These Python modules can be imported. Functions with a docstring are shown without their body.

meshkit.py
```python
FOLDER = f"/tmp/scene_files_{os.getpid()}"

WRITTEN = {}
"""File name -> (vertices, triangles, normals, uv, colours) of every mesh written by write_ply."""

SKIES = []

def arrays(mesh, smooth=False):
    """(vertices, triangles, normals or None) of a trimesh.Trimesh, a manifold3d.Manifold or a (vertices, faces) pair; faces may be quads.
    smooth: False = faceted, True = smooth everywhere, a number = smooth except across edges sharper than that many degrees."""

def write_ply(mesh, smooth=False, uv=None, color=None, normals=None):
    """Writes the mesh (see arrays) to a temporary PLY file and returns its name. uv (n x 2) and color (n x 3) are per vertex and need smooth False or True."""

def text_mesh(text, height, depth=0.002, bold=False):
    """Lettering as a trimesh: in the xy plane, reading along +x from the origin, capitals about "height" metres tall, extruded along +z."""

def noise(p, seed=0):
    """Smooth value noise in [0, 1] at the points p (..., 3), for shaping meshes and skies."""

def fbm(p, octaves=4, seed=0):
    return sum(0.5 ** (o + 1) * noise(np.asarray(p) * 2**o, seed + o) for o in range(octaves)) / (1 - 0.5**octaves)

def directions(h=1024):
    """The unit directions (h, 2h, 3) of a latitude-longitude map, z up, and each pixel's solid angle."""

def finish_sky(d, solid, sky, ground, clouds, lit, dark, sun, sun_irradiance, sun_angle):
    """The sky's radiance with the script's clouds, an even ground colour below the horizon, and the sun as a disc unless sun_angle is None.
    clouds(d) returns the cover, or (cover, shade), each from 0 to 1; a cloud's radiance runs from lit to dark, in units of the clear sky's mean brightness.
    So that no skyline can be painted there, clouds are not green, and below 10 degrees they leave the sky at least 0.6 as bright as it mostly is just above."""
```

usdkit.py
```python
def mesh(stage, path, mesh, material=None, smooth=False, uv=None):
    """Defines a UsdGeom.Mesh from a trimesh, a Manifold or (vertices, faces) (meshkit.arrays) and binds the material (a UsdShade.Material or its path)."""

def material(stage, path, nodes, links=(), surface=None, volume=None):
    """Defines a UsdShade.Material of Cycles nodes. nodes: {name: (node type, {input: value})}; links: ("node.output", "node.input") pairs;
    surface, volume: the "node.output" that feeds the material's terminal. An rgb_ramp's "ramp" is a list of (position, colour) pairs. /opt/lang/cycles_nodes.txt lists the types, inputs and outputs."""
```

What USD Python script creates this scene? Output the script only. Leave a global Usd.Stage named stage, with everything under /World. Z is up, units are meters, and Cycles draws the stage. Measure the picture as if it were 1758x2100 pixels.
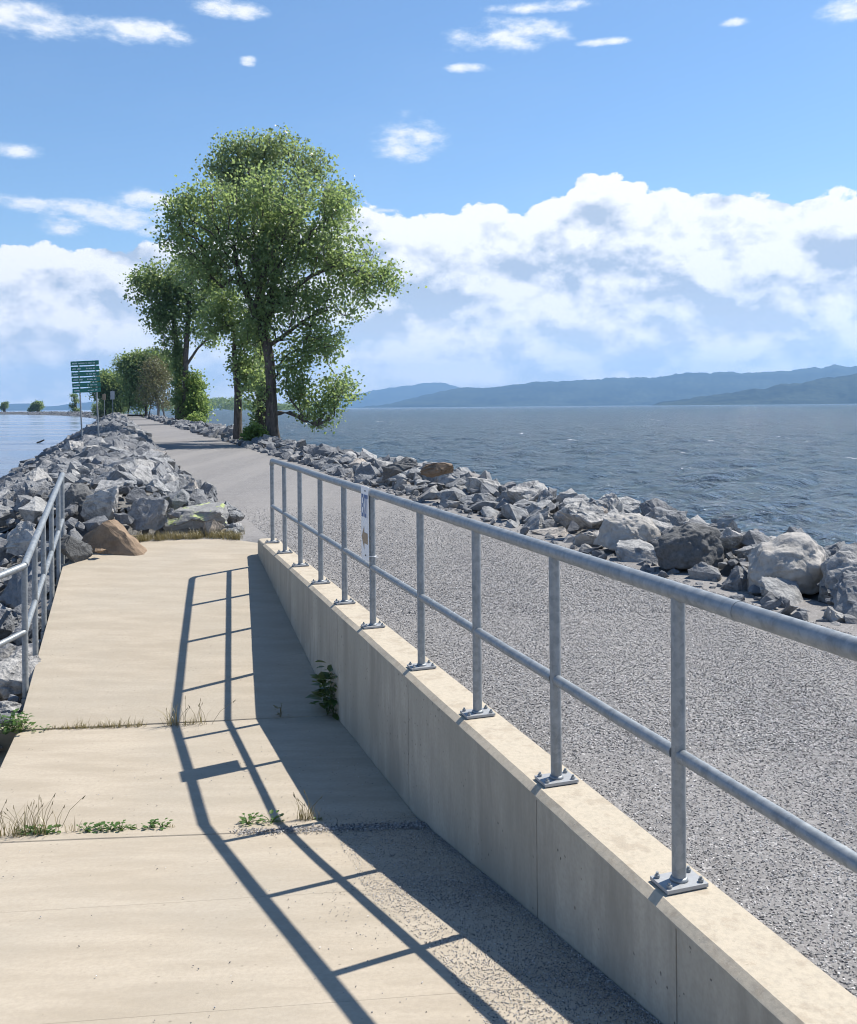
import math, random
import numpy as np, trimesh, usdkit, meshkit
from scipy.spatial import cKDTree, ConvexHull
from shapely.geometry import Polygon
from pxr import Usd, UsdGeom, UsdLux, UsdShade, Gf, Sdf, Vt

random.seed(5)
R = np.random.default_rng(11)
stage = Usd.Stage.CreateInMemory()
UsdGeom.SetStageUpAxis(stage, "Z")
UsdGeom.SetStageMetersPerUnit(stage, 1.0)
UsdGeom.Xform.Define(stage, "/World")
UsdGeom.Scope.Define(stage, "/World/Looks")

# ------------------------------------------------------------------ camera, sky, sun, exposure
EYE = 1.67                       # metres above the gravel path (z = 0)
ROLL = math.radians(0.5)
FPX = 1918.0
EXPOSURE = 0.8
SUN = np.array([0.80, 0.52, 1.25]); SUN /= np.linalg.norm(SUN)
SUN_INT = 1.2
SKY_STRENGTH = 0.068
WATER_Z = -1.75

cam = UsdGeom.Camera.Define(stage, "/World/camera")
cam.CreateHorizontalApertureAttr(36.0)
cam.CreateFocalLengthAttr(36.0 * FPX / 1758)
cam.CreateVerticalApertureOffsetAttr(-215.5 * 36 / 1758)
cam.CreateClippingRangeAttr(Gf.Vec2f(0.05, 100000))
cam.CreateExposureAttr(EXPOSURE)
cr, sr = math.cos(ROLL), math.sin(ROLL)
cam.AddTransformOp().Set(Gf.Matrix4d(cr, 0, -sr, 0, sr, 0, cr, 0, 0, -1, 0, 0, 0, 0, EYE, 1))


def at(u, v, y):
    """world point of a picture measurement (1758 x 2100 grid) at distance y"""
    a, b = (u - 879) / FPX, (834.5 - v) / FPX
    return np.array([(a * cr + b * sr) * y, y, EYE + (-a * sr + b * cr) * y])


class Ref(str):
    pass


class G:
    """small builder of node graphs"""

    def __init__(self):
        self.nodes, self.links, self.k = {}, [], 0

    def n(self, kind, out, **inp):
        name = f"n{self.k}"
        self.k += 1
        vals = {}
        for k, x in inp.items():
            if isinstance(x, Ref):
                self.links.append((str(x), f"{name}.{k}"))
            else:
                vals[k] = x
        self.nodes[name] = (kind, vals)
        return Ref(f"{name}.{out}")

    def o(self, ref, out):
        return Ref(str(ref).split(".")[0] + "." + out)

    def m(self, op, a, b=0.5, c=0.0, clamp=False):
        return self.n("math", "value", math_type=op, value1=a, value2=b, value3=c, use_clamp=clamp)

    def mix(self, fac, a, b, t="mix"):
        return self.n("mix", "color", mix_type=t, fac=fac, color1=a, color2=b)

    def ramp(self, fac, stops):
        return self.n("rgb_ramp", "color", fac=fac, ramp=stops)

    def noise(self, vec, scale, detail=4, rough=0.55, out="fac", **kw):
        return self.n("noise_texture", out, vector=vec, scale=scale, detail=detail, roughness=rough, **kw)

    def scalev(self, vec, s):
        return self.n("mapping", "vector", vector=vec, scale=s)

    def smooth(self, x, a, b, lo=0.0, hi=1.0):
        return self.n("map_range", "result", range_type="smoothstep", value=x, from_min=a, from_max=b, to_min=lo, to_max=hi, clamp=True)

    def done(self, name, surface=None, volume=None):
        return usdkit.material(stage, f"/World/Looks/{name}", self.nodes, self.links, surface=surface, volume=volume)


def sky_material():
    g = G()
    sky = g.n("sky_texture", "color", sky_type="single_scattering", sun_disc=False, sun_elevation=math.asin(SUN[2]), sun_rotation=math.atan2(SUN[0], SUN[1]), altitude=60.0, air_density=1.0, aerosol_density=0.1, ozone_density=3.0)
    sky = g.n("hsv", "color", hue=0.5, saturation=1.10, value=1.30, fac=1.0, color=sky)
    d = g.n("geometry", "position")
    xyz = g.n("separate_xyz", "x", vector=d)
    X, Y, Z = xyz, g.o(xyz, "y"), g.o(xyz, "z")
    az = g.m("arctan2", X, Y)
    el = g.m("arcsine", Z)
    # ---- cumulus bank: height of its top against azimuth
    prof = [(-200, 498), (0, 492), (90, 500), (170, 494), (330, 488), (480, 470), (600, 450), (720, 440), (850, 424), (900, 430), (985, 408), (1080, 424), (1130, 400), (1200, 348), (1270, 362), (1310, 378), (1380, 384), (1420, 388), (1470, 378), (1560, 392), (1640, 398), (1758, 388), (1900, 392)]
    A0, A1 = -0.62, 0.62
    stops = []
    for u, v in prof:
        a = math.atan((u - 879) / FPX)
        e = math.atan((834.5 - 4.4 * (u - 879) / 500 * 0.5 * 2 / 1.0 * 1.0 - v + 0.0) / FPX * math.cos(a))
        stops.append(((a - A0) / (A1 - A0), (e, e, e)))
    fac = g.n("map_range", "result", value=az, from_min=A0, from_max=A1, clamp=True)
    top = g.n("rgb_to_bw", "val", color=g.ramp(fac, stops))
    v1 = g.scalev(d, (1.0, 1.0, 1.45))
    v2 = g.n("mapping", "vector", vector=v1, location=(0.012, 0.004, 0.030))
    kw = dict(detail=9, rough=0.58)
    n1 = g.noise(v1, 11.0, **kw)
    n2 = g.noise(v2, 11.0, **kw)
    nb = g.noise(v1, 40.0, 6, 0.62)
    vor = g.n("voronoi_texture", "distance", vector=g.n("mix", "color", mix_type="add", fac=0.03, color1=v1, color2=g.noise(v1, 30.0, 4, 0.6, out="color")), scale=30.0)
    puff = g.m("subtract", 0.5, vor)
    rise = g.m("subtract", top, el)
    r1 = g.m("minimum", g.m("multiply", rise, 15.0), 0.75)
    dens = g.m("add", r1, g.m("multiply", g.m("subtract", n1, 0.5), 0.75))
    dens = g.m("add", dens, g.m("multiply", puff, 0.30))
    dens = g.m("add", dens, g.m("multiply", g.m("subtract", nb, 0.5), 0.35))
    cover = g.smooth(dens, 0.03, 0.10)
    # lower down the bank breaks up into flat layers with pale sky between them
    v3 = g.scalev(d, (1.0, 1.0, 3.6))
    n3 = g.noise(v3, 9.0, 8, 0.6)
    n4 = g.noise(g.scalev(d, (1.0, 1.0, 2.8)), 7.5, 7, 0.58)
    low = g.smooth(el, 0.045, 0.135)
    gap = g.smooth(n3, 0.38, 0.58)
    layer = g.m("add", 0.84, g.m("multiply", gap, 0.16))
    cover = g.m("multiply", cover, g.n("mix_float", "result", fac=low, a=layer, b=1.0))
    # ---- light and shade inside the cloud: dark hollows where the cloud is deep towards the sun
    lit = g.m("add", 0.52, g.m("multiply", g.m("subtract", n1, n2), 5.4))
    lit = g.m("add", lit, g.m("multiply", g.m("subtract", n4, 0.5), -2.6))
    lit = g.m("add", lit, g.m("multiply", puff, 0.35))
    lit = g.m("add", lit, g.m("multiply", g.m("subtract", nb, 0.5), 1.0))
    edge = g.smooth(dens, 0.10, 0.70, 0.50, -0.05)
    lit = g.m("add", lit, edge)
    lit = g.n("map_range", "result", value=lit, from_min=-0.02, from_max=0.92, clamp=True)
    WHITE, GREY = (10.4, 10.2, 10.1), (4.6, 5.3, 6.4)
    ccol = g.mix(lit, GREY, WHITE)
    warm = g.smooth(el, 0.02, 0.14)
    ccol = g.mix(warm, g.mix(lit, (8.0, 8.3, 8.7), (13.5, 12.6, 11.6)), ccol)
    # ---- single small clouds: azimuth, elevation, half sizes
    blobs = [(60, 35, 150, 26), (285, 62, 95, 20), (470, 22, 70, 16), (508, 125, 16, 9), (1045, 70, 118, 28), (1110, 14, 90, 11), (970, 138, 45, 8), (840, 288, 66, 40), (1238, 86, 48, 7), (1508, 45, 30, 7), (1758, 18, 60, 24), (300, 412, 80, 20), (110, 422, 130, 16), (270, 448, 95, 26), (315, 472, 40, 12), (120, 462, 60, 16), (20, 308, 45, 14), (770, 432, 60, 5)]
    best = None
    wv = g.scalev(d, (1.0, 1.0, 2.4))
    nw = g.noise(wv, 26.0, 8, 0.62)
    for u, v, ru, rv in blobs:
        p = at(u, v, 1.0) - np.array([0, 0, EYE])
        p /= np.linalg.norm(p)
        a, e = math.atan2(p[0], p[1]), math.asin(p[2])
        dx = g.m("multiply", g.m("subtract", az, a), FPX / (ru * 1.25))
        dy = g.m("multiply", g.m("subtract", el, e), FPX / (rv * 1.35))
        q = g.m("add", g.m("multiply", dx, dx), g.m("multiply", dy, dy))
        q = g.m("subtract", 1.0, q)
        best = q if best is None else g.m("maximum", best, q)
    best = g.m("maximum", best, -2.0)
    small = g.m("add", g.m("multiply", best, 0.85), g.m("multiply", g.m("subtract", nw, 0.52), 2.6))
    scov = g.m("multiply", g.smooth(small, 0.0, 1.0), 0.95)
    scol = g.mix(g.smooth(small, 0.1, 1.1), (6.0, 7.2, 8.8), (9.4, 9.4, 9.5))
    # thin veil
    veil = g.m("multiply", g.smooth(g.noise(g.scalev(d, (1.0, 1.0, 3.0)), 5.0, 6, 0.6), 0.45, 0.75), 0.06)
    up = g.smooth(el, 0.0, 0.5, 1.0, 0.35)
    c = g.mix(g.m("multiply", veil, up), sky, (6.0, 7.0, 8.5))
    c = g.mix(scov, c, scol)
    c = g.mix(cover, c, ccol)
    bg = g.n("background_shader", "background", color=c, strength=SKY_STRENGTH)
    return g.done("sky_look", surface=bg)


dome = UsdLux.DomeLight.Define(stage, "/World/sky")
UsdShade.MaterialBindingAPI.Apply(dome.GetPrim()).Bind(sky_material())
sun = UsdLux.DistantLight.Define(stage, "/World/sun")
sun.CreateNormalizeAttr(True)
sun.CreateIntensityAttr(SUN_INT)
sun.CreateAngleAttr(0.53)
sun.CreateColorAttr(Gf.Vec3f(1.0, 0.945, 0.86))
zx = SUN; xx = np.cross([0, 0, 1.0], zx); xx /= np.linalg.norm(xx); yx = np.cross(zx, xx)
sun.AddTransformOp().Set(Gf.Matrix4d(*xx, 0, *yx, 0, *zx, 0, 0, 0, 0, 1))

# ------------------------------------------------------------------ helpers for things
USED = {}


def numbered(parent, name):
    k = USED.get((parent, name), 0)
    USED[(parent, name)] = k + 1
    return f"{parent}/{name}" + (f"_{k:03d}" if k else "")


def tag(prim, label=None, category=None, group=None, kind=None):
    for k, v in (("label", label), ("category", category), ("group", group), ("kind", kind)):
        if v:
            prim.SetCustomDataByKey(k, v)
    return prim


def ppath(p):
    return "/World" if p is None else (p if isinstance(p, str) else str(p.GetPath()))


def obj(name, mesh, mat, parent=None, smooth=False, loc=None, **tags):
    path = numbered(ppath(parent), name)
    m = usdkit.mesh(stage, path, mesh, mat, smooth=smooth)
    if loc is not None:
        m.AddTranslateOp().Set(Gf.Vec3d(*map(float, loc)))
    return tag(m.GetPrim(), **tags)


def thing(name, loc=None, parent=None, **tags):
    x = UsdGeom.Xform.Define(stage, numbered(ppath(parent), name))
    if loc is not None:
        x.AddTranslateOp().Set(Gf.Vec3d(*map(float, loc)))
    return tag(x.GetPrim(), **tags)


def cat(parts):
    """joins (vertices, faces) pairs"""
    vs, fs, k = [], [], 0
    for p in parts:
        v, f = (p.vertices, p.faces) if isinstance(p, trimesh.Trimesh) else p
        vs.append(np.asarray(v)); fs.append(np.asarray(f) + k); k += len(v)
    return trimesh.Trimesh(np.vstack(vs), np.vstack(fs), process=False)


def tube(pts, rad, sides=10, cap=True):
    p = np.asarray(pts, float)
    r = np.broadcast_to(rad, (len(p),)).astype(float)
    t = np.gradient(p, axis=0)
    t /= np.linalg.norm(t, axis=1, keepdims=True) + 1e-12
    ref = np.array([0, 0, 1.0]) if abs(t[0, 2]) < 0.9 else np.array([1.0, 0, 0])
    a = np.cross(t, ref); a /= np.linalg.norm(a, axis=1, keepdims=True) + 1e-12
    b = np.cross(t, a)
    ang = np.arange(sides) * 2 * np.pi / sides
    v = p[:, None] + r[:, None, None] * (np.cos(ang)[None, :, None] * a[:, None] + np.sin(ang)[None, :, None] * b[:, None])
    i, j = np.meshgrid(np.arange(len(p) - 1), np.arange(sides), indexing="ij")
    q = np.stack([i * sides + j, i * sides + (j + 1) % sides, (i + 1) * sides + (j + 1) % sides, (i + 1) * sides + j], -1).reshape(-1, 4)
    f = np.vstack([q[:, [0, 2, 1]], q[:, [0, 3, 2]]])
    v = v.reshape(-1, 3)
    if cap:
        n = len(v)
        v = np.vstack([v, p[0], p[-1]])
        k = np.arange(sides)
        f = np.vstack([f, np.stack([np.full(sides, n), k, (k + 1) % sides], 1), np.stack([np.full(sides, n + 1), n - sides + (k + 1) % sides, n - sides + k], 1)])
    return v, f


def box(size, loc=(0, 0, 0), axes=None):
    m = trimesh.creation.box(size)
    v = np.array(m.vertices)
    if axes is not None:
        v = v @ np.asarray(axes)
    return v + np.asarray(loc), np.array(m.faces)


# ------------------------------------------------------------------ materials
def concrete(name, base, dark, streak=None, holes=0.0, tint2=None):
    g = G()
    p = g.n("geometry", "position")
    big = g.noise(p, 0.9, 5, 0.6)
    mid = g.noise(g.scalev(p, streak or (1, 1, 1)), 3.0, 6, 0.62)
    fine = g.noise(p, 48.0, 5, 0.7)
    c = g.mix(g.smooth(mid, 0.30, 0.72), dark, base)
    c = g.mix(g.m("multiply", g.smooth(big, 0.38, 0.68), 0.45), c, tint2 or tuple(x * 0.86 for x in base))
    c = g.mix(g.smooth(fine, 0.32, 0.72, 0.0, 0.42), c, tuple(x * 0.68 for x in base))
    spot = g.n("voronoi_texture", "distance", vector=p, scale=22.0, randomness=1.0)
    pick = g.noise(p, 7.0, 2, 0.5)
    dot = g.m("multiply", g.smooth(spot, 0.10, 0.16, 1.0, 0.0), g.smooth(pick, 0.56, 0.62))
    c = g.mix(g.m("multiply", dot, 0.55 + 0.3 * (holes > 0)), c, tuple(x * 0.35 for x in base))
    h = g.m("add", g.m("multiply", fine, 0.35), g.m("multiply", mid, 0.5))
    h = g.m("subtract", h, g.m("multiply", dot, holes))
    b = g.n("bump", "normal", height=h, strength=0.35, distance=0.008)
    s = g.n("principled_bsdf", "BSDF", base_color=c, roughness=0.88, specular_ior_level=0.25, normal=b)
    return g.done(name, surface=s)


M = {}
M["ramp"] = concrete("ramp_concrete", (0.42, 0.364, 0.287), (0.335, 0.288, 0.222), streak=(0.5, 2.2, 1.0), tint2=(0.345, 0.315, 0.262))


def wall_material():
    g = G()
    p = g.n("geometry", "position")
    z = g.o(g.n("separate_xyz", "x", vector=p), "z")
    st = g.noise(g.scalev(p, (1.0, 1.0, 0.22)), 4.0, 7, 0.66)
    st2 = g.noise(g.scalev(p, (1.0, 1.0, 0.5)), 2.0, 6, 0.62)
    fine = g.noise(p, 55.0, 4, 0.6)
    top = g.smooth(z, 0.052, 0.064)
    side = g.mix(g.smooth(st, 0.32, 0.68), (0.27, 0.255, 0.215), (0.44, 0.41, 0.345))
    side = g.mix(g.smooth(st2, 0.42, 0.62, 0.0, 0.6), side, (0.29, 0.28, 0.235))
    blot = g.noise(p, 7.0, 8, 0.74)
    cap = g.mix(g.smooth(blot, 0.50, 0.60), (0.45, 0.395, 0.31), (0.385, 0.33, 0.255))
    c = g.mix(top, side, cap)
    c = g.mix(g.smooth(fine, 0.35, 0.75, 0.0, 0.35), c, (0.26, 0.24, 0.20))
    spot = g.n("voronoi_texture", "distance", vector=g.n("mix", "color", mix_type="add", fac=0.035, color1=g.scalev(p, (1, 1, 0.8)), color2=g.noise(p, 14.0, 3, 0.6, out="color")), scale=26.0)
    pick = g.noise(p, 4.0, 2, 0.5)
    hole = g.m("multiply", g.smooth(g.m("add", spot, g.m("multiply", g.noise(p, 18.0, 2, 0.5), 0.18)), 0.17, 0.225, 1.0, 0.0), g.smooth(pick, 0.47, 0.58))
    hole = g.m("multiply", hole, g.m("subtract", 1.0, g.m("multiply", top, 0.85)))
    c = g.mix(g.m("multiply", hole, 0.75), c, (0.07, 0.065, 0.06))
    h = g.m("subtract", g.m("add", g.m("multiply", fine, 0.3), g.m("multiply", blot, 0.6)), hole)
    b = g.n("bump", "normal", height=h, strength=0.5, distance=0.008)
    s = g.n("principled_bsdf", "BSDF", base_color=c, roughness=0.9, specular_ior_level=0.2, normal=b)
    return g.done("wall_concrete", surface=s)


M["wall"] = wall_material()


def gravel_material():
    g = G()
    p = g.n("geometry", "position")
    v = g.n("voronoi_texture", "color", vector=p, scale=85.0)
    dist = g.o(v, "distance")
    col = g.n("separate_color", "r", color=v)
    stone = g.ramp(col, [(0.0, (0.115, 0.112, 0.111)), (0.3, (0.165, 0.161, 0.160)), (0.7, (0.215, 0.208, 0.205)), (0.9, (0.28, 0.27, 0.265)), (1.0, (0.42, 0.405, 0.395))])
    big = g.noise(p, 0.55, 5, 0.6)
    med = g.noise(p, 3.0, 5, 0.6)
    c = g.mix(g.smooth(big, 0.40, 0.64, 0.0, 0.45), stone, (0.215, 0.206, 0.20))
    c = g.mix(g.smooth(med, 0.35, 0.7, 0.35, 0.0), c, (0.15, 0.146, 0.142))
    along = g.noise(g.n("mapping", "vector", vector=p, rotation=(0, 0, -0.3215), scale=(1.1, 0.06, 0.0)), 1.0, 4, 0.55)
    c = g.mix(g.smooth(along, 0.42, 0.62, 0.0, 0.35), c, (0.27, 0.258, 0.245))
    h = g.m("subtract", 1.0, dist)
    b = g.n("bump", "normal", height=h, strength=0.2, distance=0.008)
    s = g.n("principled_bsdf", "BSDF", base_color=c, roughness=0.95, specular_ior_level=0.15, normal=b)
    return g.done("gravel_ground", surface=s)


M["gravel"] = gravel_material()


def varied(name, stops, island=True, rough=0.9, scale=25.0, bump=0.5, dist=0.01, patch=None):
    """colour that differs from piece to piece, with grain"""
    g = G()
    p = g.n("geometry", "position")
    r = g.o(p, "random_per_island") if island else g.n("object_info", "random")
    c = g.ramp(r, stops)
    n = g.noise(p, scale, 6, 0.65)
    n2 = g.noise(p, scale * 0.22, 4, 0.6)
    c = g.mix(g.smooth(n, 0.32, 0.62, 0.7, 0.0), c, tuple(x * 0.6 for x in stops[0][1]))
    c = g.mix(g.smooth(n2, 0.5, 0.72, 0.0, 0.55), c, patch or tuple(min(x * 1.25, 0.6) for x in stops[-1][1]))
    b = g.n("bump", "normal", height=g.m("add", n, g.m("multiply", n2, 0.6)), strength=bump, distance=dist)
    s = g.n("principled_bsdf", "BSDF", base_color=c, roughness=rough, specular_ior_level=0.25, normal=b)
    return g.done(name, surface=s)


ROCKS = [(0.0, (0.19, 0.198, 0.21)), (0.3, (0.27, 0.278, 0.285)), (0.6, (0.34, 0.345, 0.345)), (0.8, (0.385, 0.38, 0.37)), (0.95, (0.47, 0.455, 0.43)), (0.98, (0.40, 0.33, 0.26)), (1.0, (0.34, 0.325, 0.31))]
M["rock"] = varied("limestone_rock", ROCKS, island=False, scale=11.0, bump=1.0, dist=0.06, patch=(0.43, 0.41, 0.385))
M["rubble"] = varied("limestone_rubble", ROCKS, island=True, scale=11.0, bump=1.0, dist=0.06, patch=(0.43, 0.41, 0.385))
M["rock_tan"] = varied("tan_boulder_stone", [(0, (0.21, 0.155, 0.11)), (1, (0.24, 0.175, 0.12))], island=False, scale=10.0, bump=0.6, dist=0.03, patch=(0.34, 0.25, 0.17))
M["rock_dark"] = varied("dark_mottled_stone", [(0, (0.115, 0.118, 0.12)), (1, (0.13, 0.132, 0.132))], island=False, scale=30.0, bump=0.9, dist=0.02, patch=(0.22, 0.22, 0.215))
M["rock_pale"] = varied("pale_limestone", [(0, (0.36, 0.345, 0.32)), (1, (0.40, 0.38, 0.35))], island=False, scale=9.0, bump=0.7, dist=0.04, patch=(0.48, 0.45, 0.42))


def lichen_material():
    g = G()
    p = g.n("geometry", "position")
    n = g.noise(p, 16.0, 6, 0.65)
    c = g.mix(n, (0.15, 0.155, 0.16), (0.34, 0.335, 0.32))
    l = g.noise(p, 4.2, 4, 0.6)
    up = g.o(g.n("separate_xyz", "x", vector=g.o(p, "normal")), "z")
    c = g.mix(g.m("multiply", g.smooth(l, 0.50, 0.58), g.smooth(up, 0.25, 0.6)), c, (0.40, 0.46, 0.20))
    b = g.n("bump", "normal", height=n, strength=0.7, distance=0.03)
    return g.done("lichen_stone", surface=g.n("principled_bsdf", "BSDF", base_color=c, roughness=0.92, specular_ior_level=0.2, normal=b))


M["rock_lichen"] = lichen_material()
M["dirt"] = varied("rubble_fill", [(0, (0.16, 0.16, 0.158)), (1, (0.18, 0.178, 0.175))], island=False, scale=6.0, bump=1.0, dist=0.08, patch=(0.28, 0.275, 0.265))
TONES = [(0.085, 0.085, 0.088), (0.14, 0.137, 0.137), (0.225, 0.22, 0.218), (0.26, 0.25, 0.245), (0.29, 0.285, 0.285), (0.27, 0.245, 0.225), (0.40, 0.39, 0.38), (0.62, 0.60, 0.58)]
TONE_SHARE = [0.14, 0.18, 0.16, 0.12, 0.12, 0.07, 0.13, 0.08]
for k, c in enumerate(TONES):
    M[f"pebble{k}"] = varied(f"gravel_stone_tone_{k + 1}", [(0.0, c), (1.0, tuple(x * 1.1 for x in c))], island=False, scale=90.0, bump=0.15, dist=0.002)


def steel():
    g = G()
    p = g.n("geometry", "position")
    n = g.noise(p, 26.0, 5, 0.65)
    v = g.n("voronoi_texture", "color", vector=p, scale=45.0)
    sp = g.n("rgb_to_bw", "val", color=v)
    c = g.mix(g.smooth(n, 0.3, 0.72), (0.155, 0.178, 0.195), (0.25, 0.272, 0.285))
    c = g.mix(g.m("multiply", sp, 0.34), c, (0.40, 0.42, 0.44))
    st_ = g.noise(g.scalev(p, (1, 1, 0.15)), 9.0, 5, 0.7)
    c = g.mix(g.smooth(st_, 0.52, 0.70, 0.0, 0.4), c, (0.10, 0.105, 0.11))
    ro = g.n("map_range", "result", value=n, from_min=0.3, from_max=0.7, to_min=0.42, to_max=0.6, clamp=True)
    b = g.n("bump", "normal", height=n, strength=0.12, distance=0.004)
    return g.done("galvanised_steel", surface=g.n("principled_bsdf", "BSDF", base_color=c, metallic=0.35, roughness=ro, normal=b))


M["steel"] = steel()


M["plate"] = None


def plain(name, col, rough=0.6, metallic=0.0, var=0.15, scale=12.0):
    g = G()
    n = g.noise(g.n("geometry", "position"), scale, 4, 0.6)
    c = g.mix(n, tuple(x * (1 - var) for x in col), tuple(min(1, x * (1 + var)) for x in col))
    return g.done(name, surface=g.n("principled_bsdf", "BSDF", base_color=c, roughness=rough, metallic=metallic))


M["plate"] = plain("galvanised_plate", (0.30, 0.31, 0.32), 0.55, 0.2, 0.2, 40.0)
M["white"] = plain("white_sign_plastic", (0.74, 0.74, 0.74), 0.5, var=0.05)
M["blue"] = plain("blue_print", (0.07, 0.13, 0.28), 0.5)
M["tan"] = plain("tan_print", (0.30, 0.22, 0.14), 0.6)
M["black"] = plain("black_plastic", (0.03, 0.03, 0.03), 0.5)
M["green_sign"] = plain("green_sign_sheet", (0.012, 0.15, 0.11), 0.45, var=0.08)
M["sign_white"] = plain("sign_lettering", (0.62, 0.66, 0.66), 0.5)
M["sign_back"] = plain("weathered_sign_sheet", (0.33, 0.34, 0.34), 0.6)
M["boat_white"] = plain("white_boat_hull", (0.6, 0.62, 0.65), 0.4)
M["boat_dark"] = plain("boat_window_tint", (0.05, 0.06, 0.08), 0.2)
M["wood"] = plain("driftwood", (0.10, 0.08, 0.06), 0.9)


def bark(name, a, b):
    g = G()
    p = g.n("geometry", "position")
    n = g.noise(g.scalev(p, (1, 1, 0.25)), 9.0, 6, 0.7)
    c = g.mix(g.smooth(n, 0.3, 0.7), a, b)
    bm = g.n("bump", "normal", height=n, strength=0.9, distance=0.05)
    return g.done(name, surface=g.n("principled_bsdf", "BSDF", base_color=c, roughness=0.95, specular_ior_level=0.15, normal=bm))


M["bark"] = bark("cottonwood_bark", (0.055, 0.048, 0.043), (0.15, 0.13, 0.115))
M["bark_dark"] = bark("dark_bark", (0.03, 0.027, 0.024), (0.08, 0.07, 0.06))
M["bark_pale"] = bark("pale_bark", (0.13, 0.12, 0.11), (0.25, 0.235, 0.22))


def leaf(name, stops, trans=0.35, tcol=None, rough=0.36, spec=0.6):
    g = G()
    p = g.n("geometry", "position")
    r = g.o(p, "random_per_island")
    clump = g.noise(p, 0.9, 3, 0.6)
    f = g.m("add", g.m("multiply", r, 0.7), g.m("multiply", g.m("subtract", clump, 0.5), 0.9), clamp=True)
    f = g.m("add", f, 0.15, clamp=True)
    c = g.ramp(f, stops)
    tc = g.mix(0.75, c, tcol or (0.42, 0.54, 0.17))
    pr = g.n("principled_bsdf", "BSDF", base_color=c, roughness=rough, specular_ior_level=spec)
    tr = g.n("translucent_bsdf", "BSDF", color=tc)
    return g.done(name, surface=g.n("mix_closure", "closure", fac=trans, closure1=pr, closure2=tr))


M["leaf_cotton"] = leaf("cottonwood_leaf", [(0, (0.102, 0.150, 0.085)), (0.4, (0.168, 0.242, 0.119)), (0.75, (0.258, 0.321, 0.152)), (1.0, (0.489, 0.460, 0.285))], trans=0.58)
M["leaf_grey"] = leaf("grey_green_leaf", [(0, (0.111, 0.149, 0.101)), (0.5, (0.195, 0.246, 0.152)), (1.0, (0.365, 0.395, 0.254))], trans=0.52)
M["leaf_dark"] = leaf("dark_green_leaf", [(0, (0.051, 0.098, 0.044)), (0.5, (0.099, 0.161, 0.069)), (1.0, (0.200, 0.271, 0.110))], trans=0.5)
M["leaf_bright"] = leaf("bright_green_leaf", [(0, (0.069, 0.127, 0.023)), (0.5, (0.127, 0.207, 0.040)), (1.0, (0.230, 0.299, 0.069))], trans=0.5)
M["leaf_tan"] = leaf("sparse_tan_leaf", [(0, (0.115, 0.121, 0.050)), (0.5, (0.184, 0.203, 0.083)), (1.0, (0.276, 0.297, 0.132))], trans=0.3, tcol=(0.25, 0.21, 0.09))
M["grass_dry"] = leaf("dry_grass", [(0, (0.17, 0.14, 0.06)), (0.5, (0.26, 0.22, 0.11)), (1.0, (0.38, 0.33, 0.19))], trans=0.25, tcol=(0.35, 0.3, 0.12))
M["grass_green"] = leaf("green_grass", [(0, (0.08, 0.11, 0.025)), (0.5, (0.16, 0.17, 0.055)), (1.0, (0.28, 0.26, 0.11))], trans=0.3)
M["weed"] = leaf("weed_leaf", [(0, (0.045, 0.10, 0.02)), (0.5, (0.08, 0.17, 0.03)), (1.0, (0.14, 0.24, 0.05))], trans=0.35)
M["weed_dark"] = leaf("dark_weed_leaf", [(0, (0.03, 0.07, 0.02)), (0.5, (0.05, 0.10, 0.03)), (1.0, (0.085, 0.15, 0.045))], trans=0.3)


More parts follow.
